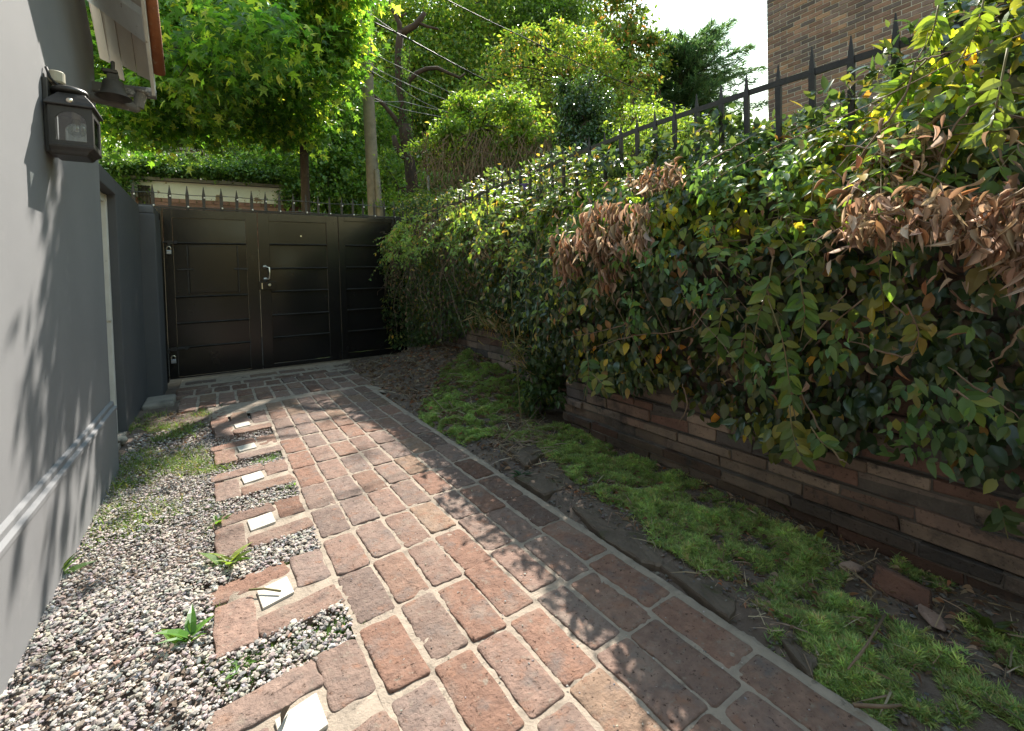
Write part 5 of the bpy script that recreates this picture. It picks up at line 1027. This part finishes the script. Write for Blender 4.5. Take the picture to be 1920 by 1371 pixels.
# woody stems and tendrils
mb = MB()
def tend(pxs, r=.006, X=2.12):
    P = np.array([atx(x, y, X+(dx[0] if dx else 0)) for x, y, *dx in pxs]); t = np.linspace(0, 1, len(P)); tt = np.linspace(0, 1, max(8, 5*len(P))); Q = np.stack([np.interp(tt, t, P[:, i]) for i in range(3)], 1)
    for _ in range(2): Q[1:-1] = (Q[:-2]+2*Q[1:-1]+Q[2:])/4
    Q = Q+rnd(len(Q))*.003; mb.tube(Q, [r*.5, r, r*.8, r*.2], 5, wob=.2)
for q in ([(1570, 273), (1626, 277), (1720, 320), (1820, 365), (1920, 372)], [(1626, 277), (1680, 340), (1686, 350), (1678, 395), (1690, 400)], [(1686, 345), (1650, 375), (1620, 395)], [(1735, 362), (1790, 390), (1850, 440)], [(1560, 320), (1600, 345), (1640, 330)],
          [(1590, 320), (1640, 260), (1700, 175), (1740, 60)], [(1760, 290), (1790, 230), (1860, 170), (1900, 140)], [(1600, 375), (1700, 365), (1800, 360), (1925, 365)], [(1855, 230), (1880, 300), (1890, 340)],
          [(1700, 120), (1740, 110), (1790, 95)], [(1080, 460), (1060, 530), (1070, 560)], [(1185, 540), (1180, 600), (1170, 640)], [(1280, 720), (1290, 760), (1270, 800)], [(1340, 560), (1300, 620), (1180, 630), (1090, 660)], [(1590, 540), (1540, 615), (1500, 660)], [(1670, 565), (1720, 610), (1700, 650)], [(1595, 640), (1690, 670), (1720, 660)],
          [(1920, 610), (1890, 650), (1850, 700)], [(1490, 720), (1570, 860), (1590, 870)], [(1780, 690), (1850, 740), (1920, 790)], [(990, 300, .3), (1015, 335, .2), (1010, 350, .2)], [(1010, 345, .2), (1060, 330, .2), (1110, 320, .2)], [(1020, 350, .2), (1080, 320, .2), (1130, 318, .2)], [(1530, 450, -.2), (1640, 400, -.2), (1760, 405, -.2), (1930, 385, -.2)], [(1600, 350, -.2), (1700, 400, -.22), (1830, 450, -.22)], [(1100, 360, -.1), (1120, 430, -.15), (1130, 540, -.15)], [(1060, 420, -.1), (1075, 500, -.12)], [(1300, 320), (1350, 290), (1420, 250)], [(1200, 420), (1215, 330), (1280, 290)]): tend(q, .0042)
for k in range(90):
    y = .2+4.5*R.random(); z = np.interp(y, top_y, top_z)-.1-R.random()*.7; x0 = front(np.array([y]), np.array([z]))[0][0]-.02; p = np.array([x0, y, z]); d = rnd(1)[0]*np.array([.15, 1, .5]); d[2] -= .4; L_ = .25+.5*R.random()
    Q = [p+d*L_*s+np.array([-.05*math.sin(PI*s), 0, -.12*s*s])+rnd(1)[0]*.008 for s in np.linspace(0, 1, 7)]; mb.tube(Q, [.0028, .0014], 4, cap=False)
for k in range(200):   # matted dry stems near the gate
    y = 4.8+2.7*R.random(); z = (1.95+.4*R.random()) if k < 150 else 1.2+.8*R.random(); x0 = front(np.array([y]), np.array([z]))[0][0]-.02; p = np.array([x0, y, z]); d = rnd(1)[0]*np.array([.15, .6, .5]); d[2] -= .5; L_ = .2+.5*R.random()
    Q = [p+d*L_*s+np.array([-.05*math.sin(PI*s), 0, -.12*s*s])+rnd(1)[0]*.02 for s in np.linspace(0, 1, 7)]; mb.tube(Q, [.004, .002], 4, cap=False)
obj('stems', mb, M['stem'], cr, smooth=True)['kind'] = 'stuff'
# leafy shoots hanging in front
def shoot(pxs, X, n, size, cols, twig='stem_green', spread=.5):
    P = np.array([atx(x, y, X) for x, y in pxs]); t = np.linspace(0, 1, len(P)); tt = np.linspace(0, 1, 14); Q = np.stack([np.interp(tt, t, P[:, i]) for i in range(3)], 1)
    for _ in range(2): Q[1:-1] = (Q[:-2]+2*Q[1:-1]+Q[2:])/4
    b = MB(); b.tube(Q, [.0035, .0015], 5); s_ = obj('hanging_shoot', b, M[twig], cr, smooth=True)
    s = np.linspace(.12, 1, n)**.75; s = np.repeat(s, 2)[:n]; pos = np.stack([np.interp(s, tt, Q[:, i]) for i in range(3)], 1); tg = unit(np.stack([np.gradient(Q[:, i]) for i in range(3)], 1)); tg = np.stack([np.interp(s, tt, tg[:, i]) for i in range(3)], 1)
    side = np.cross(tg, np.array([-.75, -.6, .25])); side = unit(side)*np.where(np.arange(n) % 2, 1, -1)[:, None]
    tip = side*(.9-.5*s[:, None]**3)+tg*(.35+.5*s[:, None]**3)+np.array([0, 0, -.25])+rnd(n)*.22; nrm = np.array([-.8, -.6, .55])+rnd(n)*.35
    V, T, K = scatter(OV_HI, pos, nrm, tip, size*(.75+.5*R.random(n)), palette(n, cols, [1]*len(cols), .2)); fastobj('leaves', V, T, M['leaf'], s_, K)
SG = [(.085, .15, .045), (.11, .18, .05), (.065, .12, .042), (.16, .19, .05)]
shoot([(1440, 560), (1470, 640), (1480, 720), (1490, 780), (1500, 830)], 1.99, 20, .068, SG); shoot([(1480, 760), (1485, 810), (1500, 860), (1520, 885)], 1.96, 13, .068, [(.11, .14, .04), (.17, .17, .045), (.08, .12, .04)])
shoot([(1520, 800), (1540, 830), (1570, 850)], 1.99, 7, .068, SG); shoot([(1360, 560), (1345, 630), (1345, 700)], 2.14, 12, .085, SG); shoot([(1400, 600), (1395, 660), (1392, 700)], 2.14, 9, .085, SG)
shoot([(1450, 480), (1440, 540), (1420, 600), (1410, 660)], 1.99, 16, .068, SG); shoot([(1500, 520), (1510, 590), (1500, 640)], 1.99, 13, .068, SG); shoot([(1100, 660), (1105, 700), (1095, 750)], 1.99, 9, .068, SG); shoot([(1110, 700), (1130, 720), (1140, 745)], 1.99, 5, .068, SG)
shoot([(1170, 610), (1110, 625), (1065, 632)], 2.14, 8, .075, [(.22, .2, .05), (.25, .14, .06), (.12, .14, .04)], 'stem'); shoot([(1620, 560), (1570, 600), (1560, 620)], 2.1, 5, .085, [(.16, .17, .04), (.1, .13, .04)], 'stem'); shoot([(1700, 570), (1725, 625), (1710, 660)], 2.1, 8, .07, [(.16, .17, .04), (.24, .18, .06), (.12, .12, .05)], 'stem')
shoot([(1830, 470), (1860, 540), (1860, 590)], 2.0, 5, .085, [(.22, .19, .07), (.07, .11, .05)], 'stem'); shoot([(1790, 730), (1830, 760), (1815, 800)], 1.99, 7, .068, SG, 'stem'); shoot([(1890, 90), (1870, 190), (1850, 270), (1880, 320)], 2.0, 18, .058, [(.12, .17, .04), (.16, .19, .05), (.09, .13, .035)]); shoot([(1900, 240), (1850, 250), (1800, 250)], 2.0, 8, .055, [(.12, .17, .04), (.16, .2, .05)])
shoot([(1870, 940), (1880, 970), (1890, 1010)], 2.38, 13, .07, [(.06, .1, .045), (.075, .12, .05)]); shoot([(790, 450), (765, 470), (752, 490)], 2.6, 9, .075, [(.12, .17, .04), (.15, .19, .05)]); shoot([(960, 480), (930, 480), (905, 485)], 2.3, 12, .05, [(.14, .19, .04), (.2, .2, .05)]); shoot([(1290, 440), (1250, 480), (1190, 520)], 2.14, 12, .065, [(.13, .17, .04), (.2, .2, .06), (.24, .15, .06)])
shoot([(860, 410), (830, 375), (845, 362)], 2.5, 9, .08, [(.14, .19, .04), (.18, .2, .05)]); shoot([(1740, 110), (1690, 160), (1620, 220)], 2.25, 24, .058, [(.12, .18, .035), (.15, .2, .04)]); shoot([(1760, 10), (1750, 60), (1720, 110)], 2.2, 18, .058, [(.12, .18, .035), (.17, .2, .045)]); shoot([(1850, -20), (1830, 60), (1790, 130)], 2.2, 20, .058, [(.12, .18, .035), (.15, .2, .04)])
# climbing flower
p = atx(984, 357, 2.4); b = MB(); b.lathe([(.006, .0), (.012, .03), (.03, .05), (.045, .055)], p, 12); fl = mat('violet_petal', (.2, .16, .6), (.25, .2, .7), .6); fo = obj('flower', b, fl, cr, smooth=True)
# bamboo-like dry sprig
bs = thing('bamboo_sprig', 'dry bamboo-like grass sprig with a thin stem in front of the red brick', 'plant', atz(978, 800, 0)); b = MB()
sq = [atx(978, 805, 2.25), atx(970, 690, 2.3), atx(962, 600, 2.32), atx(958, 540, 2.35), atx(965, 490, 2.4)]; b.tube(sq, [.006, .004], 5); obj('stem', b, M['stem_green'], bs)
def bam(c, n, X, sp, sz):
    P = np.array([atx(x, y, X) for x, y in c])[R.integers(0, len(c), n)]+rnd(n)*sp; a = rnd(n)*np.array([.3, 1, .7])+np.array([-.1, 0, -.15])
    return scatter([t_blade(.11, .2), t_blade(.09, .5)], P, rnd(n)+np.array([-1, 0, .4]), a, sz*(.6+.7*R.random(n)), palette(n, [(.16, .14, .06), (.24, .18, .1), (.11, .13, .04), (.2, .12, .06)], [3, 3, 2, 1]))
V, T, K = bam([(900, 600), (920, 595), (940, 600), (925, 610), (950, 615), (935, 590)], 260, 2.42, .07, .13); V2, T2, K2 = bam([(968, 650), (975, 680), (965, 665), (985, 640)], 120, 2.3, .05, .11); fastobj('leaves', np.r_[V, V2], np.r_[T, T2+len(V)], M['leaf'], bs, np.r_[K, K2])
# small bush at the foot of the wall's corner
small('corner_shrub', 'dark leafy shrub growing at the stepped corner of the retaining wall', [(np.array([2.5, 3.35, .3]), (.22, .3, .3)), (np.array([2.6, 3.6, .5]), (.2, .3, .3))], 60, 18, .10, .065, [(.035, .065, .025), (.05, .085, .03), (.14, .14, .05)], [3, 3, .6], m='leaf', tr=.012, twigs=14)
#@@END4

# ================================================================== BEHIND THE VIEWER (unseen hedge, added to darken the reflections in the gate paint)
rh = [(np.array([x, -7.5, 1.2+1.2*k]), (1.2, .5, .9)) for x in (-2, 0, 2, 4) for k in (0, 1, 2)]
small('reflection_hedge', 'tall dark hedge added out of view to darken the gate reflections', rh, 500, 24, .35, .16, [(.035, .07, .022), (.05, .09, .028)], [1, 1], cat='hedge', tr=.08)
